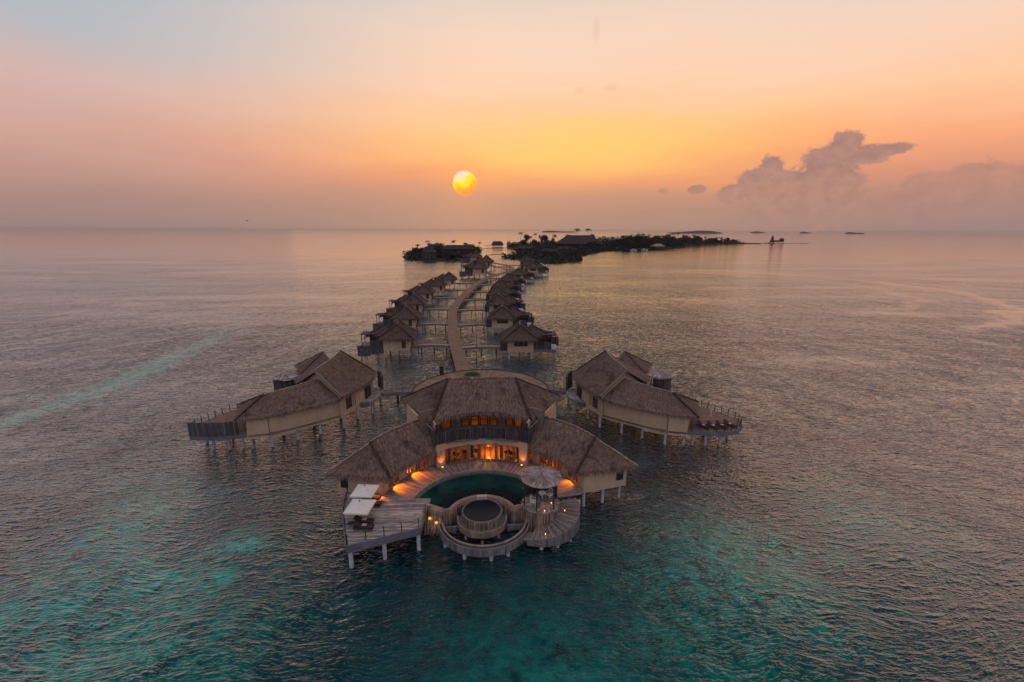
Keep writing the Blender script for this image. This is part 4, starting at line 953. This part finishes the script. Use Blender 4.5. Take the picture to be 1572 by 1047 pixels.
MB().tube((-1.3,49,2.6),(-1.3,49,12),.085,.07,8).tube((-1.3,49,12),(-1.3,49,20.4),.07,.04,8).obj('pole','steel',FP); MB().tube((-1.3,49,2.58),(-1.3,49,2.8),.25,n=10).obj('base','steel',FP); MB().tube((-1.7,49,7.6),(-.9,49,7.6),.04,n=5).obj('cleat','steel',FP); MB().tube((-1.3,49,20.4),(-1.3,49,20.65),.1,.03,8).obj('finial','whitemetal',FP)
# boardwalk
path=[(-3.7,45.5),(-4.8,55),(-6.2,65),(-7.4,74),(-8.8,89),(-10.0,105.8),(-10.9,120),(-10.8,134),(-9.6,155),(-7.2,178),(-4.2,205),(-1.2,225),(2.0,243),(8.5,262),(15.0,279),(20,296),(22.0,310),(21.6,328),(18.4,350),(11,372),(2,392)]
def cr(P_,n):
    o=[]
    for i in range(len(P_)-1):
        p0,p1,p2,p3=[Vector(P_[max(0,min(len(P_)-1,i+k))]) for k in (-1,0,1,2)]
        for j in range(n):
            t_=j/n; o.append(.5*((2*p1)+(p2-p0)*t_+(2*p0-5*p1+4*p2-p3)*t_*t_+(3*p1-p0-3*p2+p3)*t_**3))
    o.append(Vector(P_[-1])); return o
def deckpath(par,pts,w,z0,z1,m,name,beam=None):
    b=MB(); e=[MB(),MB()]; L_=0; prev=None
    for i in range(len(pts)-1):
        a,c_=pts[i],pts[i+1]; d0=(pts[min(i+1,len(pts)-1)]-pts[max(i-1,0)]).normalized(); d1=(pts[min(i+2,len(pts)-1)]-pts[i]).normalized()
        n0=Vector((-d0.y,d0.x))*w/2; n1=Vector((-d1.y,d1.x))*w/2; l=(c_-a).length
        A,B,C_,D_=a-n0,c_-n1,c_+n1,a+n0
        b.face([(A.x,A.y,z1),(B.x,B.y,z1),(C_.x,C_.y,z1),(D_.x,D_.y,z1)],[(0,L_),(0,L_+l),(w,L_+l),(w,L_)])
        b.face([(A.x,A.y,z0),(D_.x,D_.y,z0),(C_.x,C_.y,z0),(B.x,B.y,z0)])
        for P_,Q_,k,c0,c1 in ((A,B,0,a,c_),(D_,C_,1,a,c_)):
            n_a=(P_-c0).normalized()*.1; n_b=(Q_-c1).normalized()*.1; zl,zh=z0-.18,z1+.06
            e[k].face([(P_.x,P_.y,zl),(Q_.x,Q_.y,zl),(Q_.x,Q_.y,zh),(P_.x,P_.y,zh)])
            e[k].face([(P_.x+n_a.x,P_.y+n_a.y,zh),(Q_.x+n_b.x,Q_.y+n_b.y,zh),(Q_.x,Q_.y,zh),(P_.x,P_.y,zh)])
            e[k].face([(P_.x+n_a.x,P_.y+n_a.y,zl),(Q_.x+n_b.x,Q_.y+n_b.y,zl),(Q_.x+n_b.x,Q_.y+n_b.y,zh),(P_.x+n_a.x,P_.y+n_a.y,zh)])
            e[k].face([(P_.x,P_.y,zl),(P_.x+n_a.x,P_.y+n_a.y,zl),(Q_.x+n_b.x,Q_.y+n_b.y,zl),(Q_.x,Q_.y,zl)])
        L_+=l
    b.obj(name,m,par); [q_.obj('edge_beam',beam or 'frame',par) for q_ in e]
BW=thing('boardwalk','long curving timber boardwalk running between the two rows of bungalows','boardwalk',(-4,48,2))
fp=cr(path,7); deckpath(BW,fp,2.9,2.3,2.62,'walk','decking')
for i in range(2,len(fp)-1,4):
    d_=(fp[i+1]-fp[i-1]).normalized(); n_=Vector((-d_.y,d_.x))
    for k in (-1,1): p=fp[i]+n_*k*1.2; pile(BW,p.x,p.y,2.3,.17,m='bark')
# ------------------------------------------------------------------ bungalow prototypes
def bungalow(s,name_label):
    """local origin at water level under the main room; terrace on side -s*x"""
    B=thing('overwater_bungalow',name_label,'bungalow',(0,0,0),'thatched bungalows along the boardwalk')
    f=lambda x,y:(x*s,y)
    bx=lambda mb,x,y,z,a,b_,h:mb.box((x*s,y,z),(a,b_,h))
    # s=1 : left-row hut, terrace at -x
    w=MB()
    if s>0:
        bx(w,-.15,-2.9,3.5,6.0,.2,3.3) if False else None
        w.prism([(-3.2,-3.0),(1.3,-3.0),(1.3,-2.8),(-3.2,-2.8)],1.85,5.2); w.prism([(2.3,-3.0),(3.2,-3.0),(3.2,-2.8),(2.3,-2.8)],1.85,5.2); w.prism([(1.3,-3.0),(2.3,-3.0),(2.3,-2.8),(1.3,-2.8)],1.85,2.5)
    else:
        w.prism([(-3.2,-3.0),(-1.6,-3.0),(-1.6,-2.8),(-3.2,-2.8)],1.85,5.2); w.prism([(1.8,-3.0),(3.2,-3.0),(3.2,-2.8),(1.8,-2.8)],1.85,5.2); w.prism([(-1.6,-3.0),(1.8,-3.0),(1.8,-2.8),(-1.6,-2.8)],1.85,3.3)
        for x in (-2.0,2.2): w.box((x,-3.06,3.5),(.35,.12,3.3))
    for x in (-3.1,3.1): w.box((x,.1,3.52),(.2,5.8,3.3))
    w.box((0,3.1,3.52),(6.4,.2,3.3)); w.obj('wall','plaster',B)
    MB().box((0,0,2.1),(5.9,5.5,.3)).obj('floor','frame',B)
    wn=MB()
    if s>0: wn.prism([(1.3,-2.95),(2.3,-2.95),(2.3,-2.85),(1.3,-2.85)],2.5,5.2)
    else: wn.prism([(-1.6,-2.95),(1.8,-2.95),(1.8,-2.85),(-1.6,-2.85)],3.3,5.2)
    wo=wn.obj('window','darkframe',B)
    if s<0:
        for x in (-1.5,-.4,.7,1.7): MB().box((x,-3.0,4.1),(.08,.08,1.6)).obj('mullion','frame',wo)
    else: MB().box((1.8,-3.0,3.8),(.08,.08,2.5)).obj('mullion','frame',wo)
    # main roof : hip with raised ridge, plus lower front skirt
    ez=5.0; A_=(0,-1.4,8.3); C_=(0,1.4,8.9)
    c1,c2,c3,c4=(-4.5,-4.0,ez),(4.5,-4.0,ez),(4.4,4.2,ez),(-4.4,4.2,ez)
    r=MB(); k=dict(thick=.26,dens=12,fringe=10,wob=.05,curve=.2,bl=1.3)
    r.loft([A_,A_],[c1,c2],18,7,**k); r.loft([A_,C_],[c2,c3],18,7,**k) if True else 0; r.loft([C_,C_],[c3,c4],12,5,**k); r.loft([C_,A_],[c4,c1],18,7,**k)
    ro=r.obj('roof','thatch_far',B)
    strip(ro,[A_,c1],.28); strip(ro,[A_,c2],.28); strip(ro,[C_,c3],.2); strip(ro,[C_,c4],.2)
    MB().path([(.0,-1.45,8.35),(.12*s,-1.1,8.65),(.1*s,-.4,8.85),(-.1*s,.4,9.0),(-.3*s,1.4,9.0)],.07).obj('ridge_curl','cap',ro)
    # second room behind, towards the terrace
    q=(-4.8*s,3.4); k2=(q[0]+1.6*s,q[1],7.6); cs=[(q[0]-3.4,q[1]-3.0,5.0),(q[0]+3.4,q[1]-3.0,5.0),(q[0]+3.4,q[1]+3.2,5.0),(q[0]-3.4,q[1]+3.2,5.0)]
    r=MB()
    for i in range(4): r.loft([k2,k2],[cs[i],cs[(i+1)%4]],12,5,**k)
    r2=r.obj('rear_roof','thatch_far',B); strip(r2,[k2,cs[0]],.22); strip(r2,[k2,cs[1]],.22)
    w=MB(); w.box((q[0],q[1],3.5),(5.2,4.6,3.2)); w.obj('rear_room','darkframe',B)
    # porch
    px=-8.2*s
    MB().box((px+.6*s,1.8,5.35),(3.6,3.4,.16)).box((px+.6*s,1.8,5.46),(3.8,3.6,.05)).obj('porch_roof','thatch_far',B)
    for x,y in ((-9.2,.3),(-9.2,3.3),(-6.6,.3)): MB().tube((x*s,y,2.6),(x*s,y,5.3),.09,n=6).obj('porch_post','darkframe',B)
    MB().prism([f(-3.4,-2.2),f(-8.6,-3.4),f(-9.9,-1.5),f(-9.9,4.8),f(-3.4,4.8)],2.1,2.45).obj('terrace','deck',B)
    if s>0:
        fa=MB().prism([f(-3.3,-2.4),f(-6.4,-3.0),f(-6.4,-3.15),f(-3.3,-2.55)],1.2,4.4); fb_=MB().prism([f(-6.4,-3.2),f(-9.3,-3.2),f(-9.3,-3.35),f(-6.4,-3.35)],.7,3.3); fc=MB().prism([f(-9.3,-3.3),f(-9.9,-1.2),f(-10.05,-1.2),f(-9.45,-3.35)],.7,3.3)
        for i in range(22):
            x=-3.4-i*.285; far=x<-6.4; (fb_ if far else fa).tube(f(x,-3.2 if far else -2.45-.2*(-3.4-x))+(.8,),f(x,-3.25 if far else -2.5-.2*(-3.4-x))+((3.4 if far else 4.5)+R.uniform(-.1,.15),),.08,n=5)
    else:
        fa=MB().prism([f(-3.4,-2.6),f(-7.6,-3.2),f(-7.6,-3.3),f(-3.4,-2.7)],2.45,4.3); fb_=MB().prism([f(-8.2,.5),f(-10,.5),f(-10,.65),f(-8.2,.65)],2.3,4.8); fc=MB().prism([f(-6.2,2.6),f(-8.6,2.6),f(-8.6,2.75),f(-6.2,2.75)],2.3,5.8)
        for i in range(14): x=-3.5-i*.29; fa.tube(f(x,-2.7-.145*(-3.4-x))+(2.4,),f(x,-2.7-.145*(-3.4-x))+(4.35+R.uniform(-.1,.1),),.07,n=5)
        for i in range(8): x=-6.3-i*.3; fc.tube(f(x,2.58)+(2.4,),f(x,2.58)+(5.85,),.06,n=5)
    for q_ in (fa,fb_,fc): q_.obj('log_fence','log',B)
    if s<0:
        MB().prism([f(-3.4,-2.75),f(-8.7,-3.5),f(-8.7,-3.65),f(-3.4,-2.9)],1.8,2.5).obj('edge_beam','beam',B)
        MB().arc(f(-8.2,-1.2),0.7,.95,0,360,2.45,3.1,20).arc(f(-8.2,-1.2),.0,.7,0,360,2.45,2.7,16).obj('round_tub','whitemetal',B)
    # entrance side
    en=MB(); en.prism([f(3.2,-1.8),f(4.9,-1.8),f(4.9,-1.6),f(3.2,-1.6)],1.9,4.5) if s<0 else en.prism([f(3.3,0),f(3.45,0),f(3.45,2.2),f(3.3,2.2)],2.5,4.7)
    en.obj('entrance_screen','log',B)
    MB().prism([f(3.2,-1.6),f(5.0,-1.6),f(5.0,2.0),f(3.2,2.0)],2.2,2.55).obj('entrance_deck','walk',B)
    for x,y in ((-2.8,-2.6),(2.8,-2.6),(2.8,2.8),(-2.8,2.8),(0,0),(-5,-2.2),(-8.8,-2.6),(-9.4,4.2),(-6,4.4),(4.7,-1.3),(4.7,1.7)): MB().tube(f(x,y)+(-3,),f(x,y)+(2.15,),.2,n=8).obj('pile','pile',B)
    return B
pL=bungalow(1,''); pR=bungalow(-1,'')
ordn=['nearest the camera','second from the camera','third from the camera','fourth from the camera','fifth from the camera','sixth from the camera','seventh from the camera','eighth from the camera','ninth from the camera','tenth and farthest']
LS=[(-21.4,71.3,0,1.0),(-23.9,98.5,-2,1.0),(-25.6,126.5,-3,1),(-25.4,155.5,-2,1),(-22.4,183.5,0,1),(-18.9,212,3,1),(-2.6,268,-4,1.35),(2.2,330,-6,1.35),(-7.5,395,-4,1.4)]
RS=[(9.2,68.8,0,1.0),(6.0,97.5,-3,1),(5.6,124.5,-5,1),(6.1,150.5,-5,1),(8.2,174.5,-5,1),(13.0,204.5,-8,1),(21.5,240,-8,1.0),(34.5,279,-4,1.15),(33.6,306,0,1.15),(36.6,347,5,1.2)]
def near(x,y):
    return min(fp,key=lambda p:(p.x-x)**2+(p.y-y)**2)
for row,S_,proto,sd in (('left',LS,pL,1),('right',RS,pR,-1)):
    for i,(x,y,a,sc) in enumerate(S_):
        o=proto if i==0 else copytree(proto)
        o.location=(x,y,0); o.rotation_euler=(0,0,rad(a)); o.scale=(sc,)*3
        o['label']='thatched stilt bungalow in the '+row+' row of the boardwalk, '+ordn[i]; o['_o']=(x,y,0)
        # footbridge
        ex=x+sd*4.9*sc; ey=y+.3
        tgt=min(fp,key=lambda p:abs(p.y-(y-.5)) + (0 if i<6 else .02*abs(p.x-x)))
        e1=Vector((tgt.x-sd*1.5,tgt.y)); e0=Vector((ex,ey)); mid=(e0+e1)/2+Vector((0,1.2))
        fb=thing('footbridge','curved footbridge from the boardwalk to the '+row+' bungalow '+ordn[i],'footbridge',(mid.x,mid.y,2),'footbridges from boardwalk to bungalows')
        pts=[e0*(1-q)**2+mid*2*q*(1-q)+e1*q*q for q in [k/10 for k in range(11)]]
        deckpath(fb,pts,1.8,2.2,2.56,'rim','decking','frame')
        for q in (1,5,9): pile(fb,pts[q].x,pts[q].y-.4,2.2,.14,m='bark')
for s,xs in ((-1,[(-18.1,36.4),(-15.5,37.0),(-12.6,37.2)]),(1,[(11.8,37.2),(13.6,36.6),(15.2,35.6)])):
    fb=thing('footbridge','straight footbridge joining the arrival platform to the '+('left' if s<0 else 'right')+' side villa','footbridge',(xs[1][0],xs[1][1],2),'footbridges to the side villas')
    deckpath(fb,[Vector(p) for p in xs],1.7,2.2,2.57,'walk','decking','beam'); pile(fb,xs[1][0],xs[1][1],2.2,.18,m='bark')
    railing('low dark handrail on the footbridge to the '+('left' if s<0 else 'right')+' side villa',[(p[0],p[1]-.8) for p in xs],'handrails of the side footbridges',n=3,ropes=(.9,),rz=.04)

# ------------------------------------------------------------------ islands
def land(poly,h,name='island_ground'):
    b=MB(); cx=sum(p[0] for p in poly)/len(poly); cy=sum(p[1] for p in poly)/len(poly)
    P_=[]
    for i in range(len(poly)):
        a,c_=Vector(poly[i]),Vector(poly[(i+1)%len(poly)]); k=max(2,int((c_-a).length/14))
        for j in range(k): q=a.lerp(c_,j/k); P_.append((q.x+R.uniform(-3,3),q.y+R.uniform(-3,3)))
    n=len(P_); ar=sum(P_[i][0]*P_[(i+1)%n][1]-P_[(i+1)%n][0]*P_[i][1] for i in range(n)); sg=1 if ar>0 else -1
    I_=[]
    for i in range(n):
        e_=Vector(P_[(i+1)%n])-Vector(P_[i-1]); e_.normalize(); q=Vector(P_[i])+Vector((-e_.y,e_.x))*sg*min(4,h*4); I_.append((q.x,q.y))
    for i in range(n): j=(i+1)%n; b.face([P_[i]+(-1.5,),P_[j]+(-1.5,),I_[j]+(h,),I_[i]+(h,)])
    b.face([q+(h,) for q in I_])
    return tag(b.obj(name,'sand'),None,None,kind='structure')
def broad(seed,hh,rr,m,n=520):
    rn=random.Random(seed); T_=thing('broadleaf_tree','','tree')
    tr=MB(); tr.tube((0,0,-.5),(rn.uniform(-.4,.4),rn.uniform(-.4,.4),hh*.45),.4,.26,7)
    for _ in range(4): a=rn.uniform(0,6.28); tr.tube((0,0,hh*.38),(math.cos(a)*rr*.5,math.sin(a)*rr*.5,hh*.68),.2,.07,5)
    tr.obj('trunk','bark',T_)
    c=MB(); cl=[(rn.uniform(-.6,.6)*rr,rn.uniform(-.6,.6)*rr,hh*rn.uniform(.42,.84),rr*rn.uniform(.34,.58)) for _ in range(9)]
    for _ in range(n):
        x,y,z,r_=rn.choice(cl); d_=Vector((rn.gauss(0,1),rn.gauss(0,1),rn.gauss(0,.8))).normalized(); q=Vector((x,y,z))+d_*r_*rn.uniform(.65,1.08)
        s_=rn.uniform(.5,1.15); u=Vector((rn.gauss(0,1),rn.gauss(0,1),rn.gauss(0,1))).normalized(); v=d_.cross(u).normalized()*s_; u=u*s_
        c.face([q-u,q+v*.7,q+u,q-v*.7])
    c.obj('crown',m,T_); return T_
def palm(seed,hh):
    rn=random.Random(seed); T_=thing('palm_tree','','palm tree'); lean=rn.uniform(-1.5,1.5)
    MB().tube((0,0,-.5),(lean*.4,0,hh*.5),.3,.22,7).tube((lean*.4,0,hh*.5),(lean,0,hh),.22,.16,7).obj('trunk','bark',T_)
    c=MB()
    for i in range(20):
        a=i/20*6.28*2+rn.uniform(-.2,.2); up=rn.uniform(-.2,.9); pr=Vector((lean,0,hh)); L_=rn.uniform(3.4,4.6); side=Vector((-math.sin(a),math.cos(a),0))
        for k in range(5):
            t_=(k+1)/5; q=Vector((lean+math.cos(a)*L_*t_,math.sin(a)*L_*t_,hh+up*L_*t_-1.6*L_*t_*t_*.5)); w0=.55*math.sin(PI*(k/5*.85+.12)); w1=.55*math.sin(PI*((k+1)/5*.85+.12))
            dr=Vector((0,0,-.25))
            c.face([pr,q,q+side*w1+dr,pr+side*w0+dr]); c.face([pr,pr-side*w0+dr,q-side*w1+dr,q]); pr=q
    c.obj('crown','palm',T_); return T_
PR=[broad(1,13,5.5,'leaf1'),broad(2,16,6.5,'leaf2'),broad(3,11,6,'leaf1'),broad(4,18,7,'leaf1',640)]
PA=[palm(5,16),palm(6,19)]
used=set()
def put(proto,x,y,z,sc,lab,grp,zs=1.):
    if proto.name in used: o=copytree(proto)
    else: o=proto; used.add(proto.name)
    o.location=(x,y,z); o.rotation_euler=(0,0,R.uniform(0,6.28)); o.scale=(sc,sc,sc*zs); o['label']=lab; o['group']=grp
    return o
def inside(p,poly):
    c=False; n=len(poly)
    for i in range(n):
        a,b=poly[i],poly[(i+1)%n]
        if (a[1]>p[1])!=(b[1]>p[1]) and p[0]<(b[0]-a[0])*(p[1]-a[1])/(b[1]-a[1])+a[0]: c=not c
    return c
IA=[(-92,510),(-84,462),(-60,432),(-34,428),(-22,455),(-26,520),(-14,600),(-2,665),(-18,700),(-60,660),(-90,590)]
IB=[(43,905),(50,760),(52,640),(40,560),(27,520),(22,480),(40,452),(57,398),(84,404),(100,430),(112,510),(150,600),(196,690),(237,715),(330,810),(428,925),(560,1050),(690,1150),(745,1166),(690,1240),(500,1240),(320,1180),(180,1080)]
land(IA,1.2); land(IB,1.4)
land([(745,1160),(800,1195),(850,1206),(905,1200),(850,1216),(790,1208)],.5)
land([(8,560),(24,572),(28,580),(10,570)],.3,'sandbar')
def ppx(px): return math.atan((px-786)/719)+YAW
# trees on the left islet
k=0
while k<46:
    x=R.uniform(-92,0); y=R.uniform(430,700)
    if not inside((x,y),IA): continue
    if (-66<x<-38 and y<470) : continue
    k+=1; pal=R.random()<.12
    if pal: put(R.choice(PA),x,y,1,R.uniform(.7,.95),'palm rising above the bushes of the small left islet','palms on the left islet')
    else: put(R.choice(PR),x,y,.5,R.uniform(.5,.8),'dark rounded tree crowding the small left islet','trees on the left islet')
k=0
while k<245:
    q=R.random()
    if q<.25: x=R.uniform(40,180); y=R.uniform(400,720)
    elif q<.55: x=R.uniform(60,500); y=R.uniform(600,1000)
    else: x=R.uniform(230,665); y=715+(x-230)*.88+R.uniform(4,75)
    if not inside((x,y),IB): continue
    if 105<x<235 and 690<y<860 : continue
    k+=1
    lowz=(x<165 and y<760); s_=R.uniform(.35,.62) if lowz else R.uniform(1.0,1.4)
    if x>420: s_*=max(.5,1-(x-420)/560)
    if R.random()<.3: put(R.choice(PA),x,y,1,s_*(.85 if lowz else 1.0),'palm sticking up over the trees of the long island','palms on the long island')
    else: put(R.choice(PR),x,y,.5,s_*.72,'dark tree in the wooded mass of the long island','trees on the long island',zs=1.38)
for x,y in ((171+20,905),(192+25,915)): put(PA[1],x,y,1,1.75,('left' if x<220 else 'right')+' one of two very tall palms standing above the great roof','tall palms above the great roof')
# shoreline undergrowth
def scrub(poly,n,lo,hi,name,rmax=1.):
    b=MB(); k=0
    xs=[p[0] for p in poly]; ys=[p[1] for p in poly]
    while k<n:
        x=R.uniform(min(xs),max(xs)); y=R.uniform(min(ys),max(ys))
        if poly is IB and R.random()<.35:
            q_=R.random(); e_=[(100,430),(112,510),(150,600),(196,690),(237,715),(330,810),(428,925)]; j_=R.randrange(6); x=e_[j_][0]+(e_[j_+1][0]-e_[j_][0])*q_-R.uniform(2,22); y=e_[j_][1]+(e_[j_+1][1]-e_[j_][1])*q_+R.uniform(0,12)
        if not inside((x,y),poly) or x>690: continue
        if poly is IA and (-66<x<-38 and y<462 and R.random()<.8): continue
        k+=1; hh=R.uniform(lo,hi)
        if poly is IB and x>200 and y>740: hh=R.uniform(9,19)*max(.45,1-max(0,x-380)/560)
        if poly is IB and y<760: hh*=.55
        for _ in range(9):
            q=Vector((x+R.gauss(0,2.2),y+R.gauss(0,2.2),R.uniform(.5,hh))); u=Vector((R.gauss(0,1),R.gauss(0,1),R.gauss(0,1)))*.8; v=Vector((R.gauss(0,1),R.gauss(0,1),R.gauss(0,1)))*.8
            b.face([q-u,q+v,q+u,q-v])
    tag(b.obj(name,'leaf1'),None,None,kind='stuff')
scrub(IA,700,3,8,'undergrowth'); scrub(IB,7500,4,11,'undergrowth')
# hotel buildings on islands
def hall(x,y,a,L_,W_,z0,z1,lab,m='thatch_dark',wallm='darkframe',grp=None,open_=False):
    o=thing('thatched_hall',lab,'building',(x,y,0),grp); ca,sa=math.cos(a),math.sin(a)
    T_=lambda u,v,z:(x+u*ca-v*sa,y+u*sa+v*ca,z)
    r=MB(); k=dict(thick=.5,dens=1.5,fringe=2,wob=.1,curve=.4,bl=2.5)
    A_,C_=T_(-L_*.5+W_*.35,0,z1),T_(L_*.5-W_*.35,0,z1); cs=[T_(-L_/2,-W_/2,z0),T_(L_/2,-W_/2,z0),T_(L_/2,W_/2,z0),T_(-L_/2,W_/2,z0)]
    r.loft([A_,C_],[cs[0],cs[1]],14,6,**k); r.loft([C_,C_],[cs[1],cs[2]],10,6,**k); r.loft([C_,A_],[cs[2],cs[3]],14,6,**k); r.loft([A_,A_],[cs[3],cs[0]],10,6,**k)
    r.obj('roof',m,o)
    w=MB(); i_=.84; w.prism([T_(-L_/2*i_,-W_/2*i_,0)[:2],T_(L_/2*i_,-W_/2*i_,0)[:2],T_(L_/2*i_,W_/2*i_,0)[:2],T_(-L_/2*i_,W_/2*i_,0)[:2]],1,z0+.4); w.obj('wall',wallm,o)
    for i in range(int(L_/3.5)):
        u=-L_/2*i_+1.5+i*3.4
        if u>L_/2*i_-1: break
        MB().prism([T_(u,-W_/2*i_-.08,0)[:2],T_(u+1.6,-W_/2*i_-.08,0)[:2],T_(u+1.6,-W_/2*i_-.02,0)[:2],T_(u,-W_/2*i_-.02,0)[:2]],2,z0-.6).obj('window','dglass',o)
    return o
hall(172,790,rad(12),78,44,9,23.5,'great dark roof of the hall in the middle of the long island')
hall(-57,448,rad(4),16,12,9,14.5,'tall thatched house at the left end of the small islet')
hall(-30,520,rad(3),40,14,9.5,14,'long thatched house behind the trees of the small islet')
hall(-58,505,rad(0),20,13,10,15.5,'thatched house standing behind the tall house on the small islet')
hall(62,640,rad(8),30,14,6,10,'low thatched building among palms near the left end of the long island')
hall(86,560,rad(-5),24,12,5,8.5,'low building on the near shore of the long island')
hall(120,640,rad(10),26,12,5,9,'low building below the great roof of the long island')
o=hall(28,905,0,26,14,4,10,'small boathouse standing in the water left of the long island'); 
# jetties
def jetty(a,b_,w,z,lab):
    o=thing('jetty',lab,'jetty',(a[0],a[1],0),'jetties by the islands'); deckpath(o,[Vector(a),(Vector(a)+Vector(b_))/2,Vector(b_)],w,z-.35,z,'walk','decking','darkframe')
    L_=(Vector(b_)-Vector(a)).length; n=int(L_/5)
    for i in range(n+1): p=Vector(a).lerp(Vector(b_),i/n); pile(o,p.x,p.y,z-.2,.22,m='bark')
    return o
jetty((-14,683),(50,748),2.6,3.0,'long low bridge between the small islet and the long island')
jetty((3,392),(-28,442),2.2,2.6,'walkway from the end of the boardwalk to the small islet')
jetty((4,905),(30,908),6,2.2,'platform beneath the small boathouse')
jetty((240,727),(322,764),5,2.0,'long jetty with a pavilion on the right shore of the long island')
jetty((742,1166),(806,1212),3,2.0,'thin causeway out to the turreted lookout at the far right')
o=hall(303,752,rad(20),22,15,6,10,'pale roofed jetty pavilion on the right shore of the long island',m='cap')
# boats / small things on the jetty
for i,(x,y) in enumerate([(250,726),(272,735)]):
    bt=thing('moored_boat',['small boat moored at the outer end of the long jetty','small boat moored midway along the long jetty'][i],'boat',(x,y,0),'boats at the long jetty')
    hb=MB(); sec=[(-5,.2,.9),(-3,1.3,1.0),(1,1.5,1.1),(4,.9,1.3),(6,.05,1.6)]
    for (u0,w0,z0),(u1,w1,z1) in zip(sec,sec[1:]):
        for sgn in (-1,1): hb.face([(x+u0,y-4+sgn*w0,z0),(x+u1,y-4+sgn*w1,z1),(x+u1,y-4+sgn*w1*.4,-.2),(x+u0,y-4+sgn*w0*.4,-.2)])
        hb.face([(x+u0,y-4-w0,z0-.2),(x+u1,y-4-w1,z1-.2),(x+u1,y-4+w1,z1-.2),(x+u0,y-4+w0,z0-.2)])
    hb.obj('hull','whitemetal',bt); MB().box((x,y-4,2.4),(3,2,.15)).box((x-1,y-4,1.6),(1.4,1.4,1.6)).obj('cabin','canvas',bt)
# turreted lookout
lx,ly=810,1224
LT=thing('lookout_tower','stepped lookout tower with a spire on stilts at the far right tip','tower',(lx,ly,0))
MB().tube((lx,ly,2),(lx,ly,9),7,5,8).obj('base','darkframe',LT); MB().tube((lx,ly,9),(lx,ly,17),3.6,2.4,8).tube((lx,ly,12),(lx,ly,12.8),4.6,n=8).obj('tower','darkframe',LT)
MB().tube((lx,ly,17),(lx,ly,20),3.6,.4,8).obj('roof','thatch_far',LT); MB().tube((lx,ly,20),(lx,ly,26),.35,.1,5).obj('spire','darkframe',LT)
for i in range(6): p=(lx+6*math.cos(i),ly+6*math.sin(i)); pile(LT,p[0],p[1],2.2,.4)
LH=thing('domed_pavilion','round roofed pavilion on stilts to the right of the lookout tower','pavilion',(lx+30,ly+4,0))
b=MB()
for i in range(5):
    a0=i/5*PI/2; a1=(i+1)/5*PI/2; b.tube((lx+30,ly+4,8+6*math.sin(a0)),(lx+30,ly+4,8+6*math.sin(a1)),7*math.cos(a0),7*math.cos(a1)+.01,12,cap=False)
b.obj('dome','thatch_far',LH); MB().tube((lx+30,ly+4,3),(lx+30,ly+4,8),6,n=12).obj('wall','darkframe',LH); MB().box((lx+15,ly+3,5.5),(20,6,4.5)).obj('gallery','darkframe',LH)
for i in range(7): pile(LH,lx+4+i*5,ly,3.2,.4)
# distant low islets
def islet(p0,p1,dist,h,lab=None):
    a0,a1=ppx(p0),ppx(p1); A_=Vector((CX+dist*math.sin(a0),CY+dist*math.cos(a0))); B_=Vector((CX+dist*math.sin(a1),CY+dist*math.cos(a1)))
    n=60; b=MB(); L_=(B_-A_).length; d_=(B_-A_).normalized(); nn=Vector((-d_.y,d_.x)); pr=None
    cols=[]
    for i in range(n+1):
        t_=i/n; env=min(1,(math.sin(PI*t_)+.02)**.45); hh=h*env*(.72+.28*math.sin(t_*5+p0))+R.uniform(-.08,.08)*h*env
        p=A_.lerp(B_,t_); w=L_*.16*env+2; cols.append((p-nn*w,p-nn*w*.6,p+nn*w,hh))
    for (a,b_,c_,h0),(a2,b2,c2,h1) in zip(cols,cols[1:]):
        b.face([(a.x,a.y,-1),(a2.x,a2.y,-1),(b2.x,b2.y,h1),(b_.x,b_.y,h0)]); b.face([(b_.x,b_.y,h0),(b2.x,b2.y,h1),(c2.x,c2.y,-1),(c_.x,c_.y,-1)])
    tag(b.obj('distant_island','leaf1'),None,None,kind='structure')
islet(831,883,10500,47); islet(1022,1108,8500,48); islet(1150,1177,13000,42); islet(1226,1246,13000,42); islet(1296,1326,10500,45)
# bird
bd=MB(); bx_,by_,bz_=-71.8,106.3,33.5
bd.tube((bx_-.3,by_,bz_),(bx_+.05,by_,bz_+.03),.05,.1,6).tube((bx_+.05,by_,bz_+.03),(bx_+.3,by_,bz_),.1,.03,6)
for s in (-1,1): bd.face([(bx_-.05,by_,bz_+.05),(bx_+.12,by_,bz_+.05),(bx_+.1,by_+s*.4,bz_+.28),(bx_-.02,by_+s*.4,bz_+.28)]); bd.face([(bx_-.02,by_+s*.4,bz_+.28),(bx_+.1,by_+s*.4,bz_+.28),(bx_-.05,by_+s*.85,bz_+.12)])
tag(bd.obj('seabird','darkframe',org=(bx_,by_,bz_)),'small dark seabird flying low over the sea left of the sun','bird')
# haze
USE_HAZE=True
if USE_HAZE:
    b=MB(); b.box((0,5000,25.5),(34000,34000,55)); b.prism
    hm=bpy.data.materials.new('haze_air'); hm.use_nodes=True; t=NT(hm.node_tree); t.N.clear(); out=t.n('ShaderNodeOutputMaterial'); pv=t.n('ShaderNodeVolumePrincipled')
    pv.inputs['Density'].default_value=.00003; pv.inputs['Color'].default_value=(.86,.76,.74,1); pv.inputs['Anisotropy'].default_value=.3; t.L.new(pv.outputs[0],out.inputs['Volume'])
    tag(b.obj('haze',hm),None,None,kind='stuff')
for o in list(bpy.data.objects):
    if '_o' in o: del o['_o']
# ------------------------------------------------------------------ render settings
S.render.engine='CYCLES'; S.view_settings.view_transform='Standard'; S.view_settings.look='None'; S.view_settings.gamma=1; S.view_settings.exposure=.12
S.cycles.max_bounces=6; S.cycles.volume_bounces=0; S.cycles.transparent_max_bounces=8
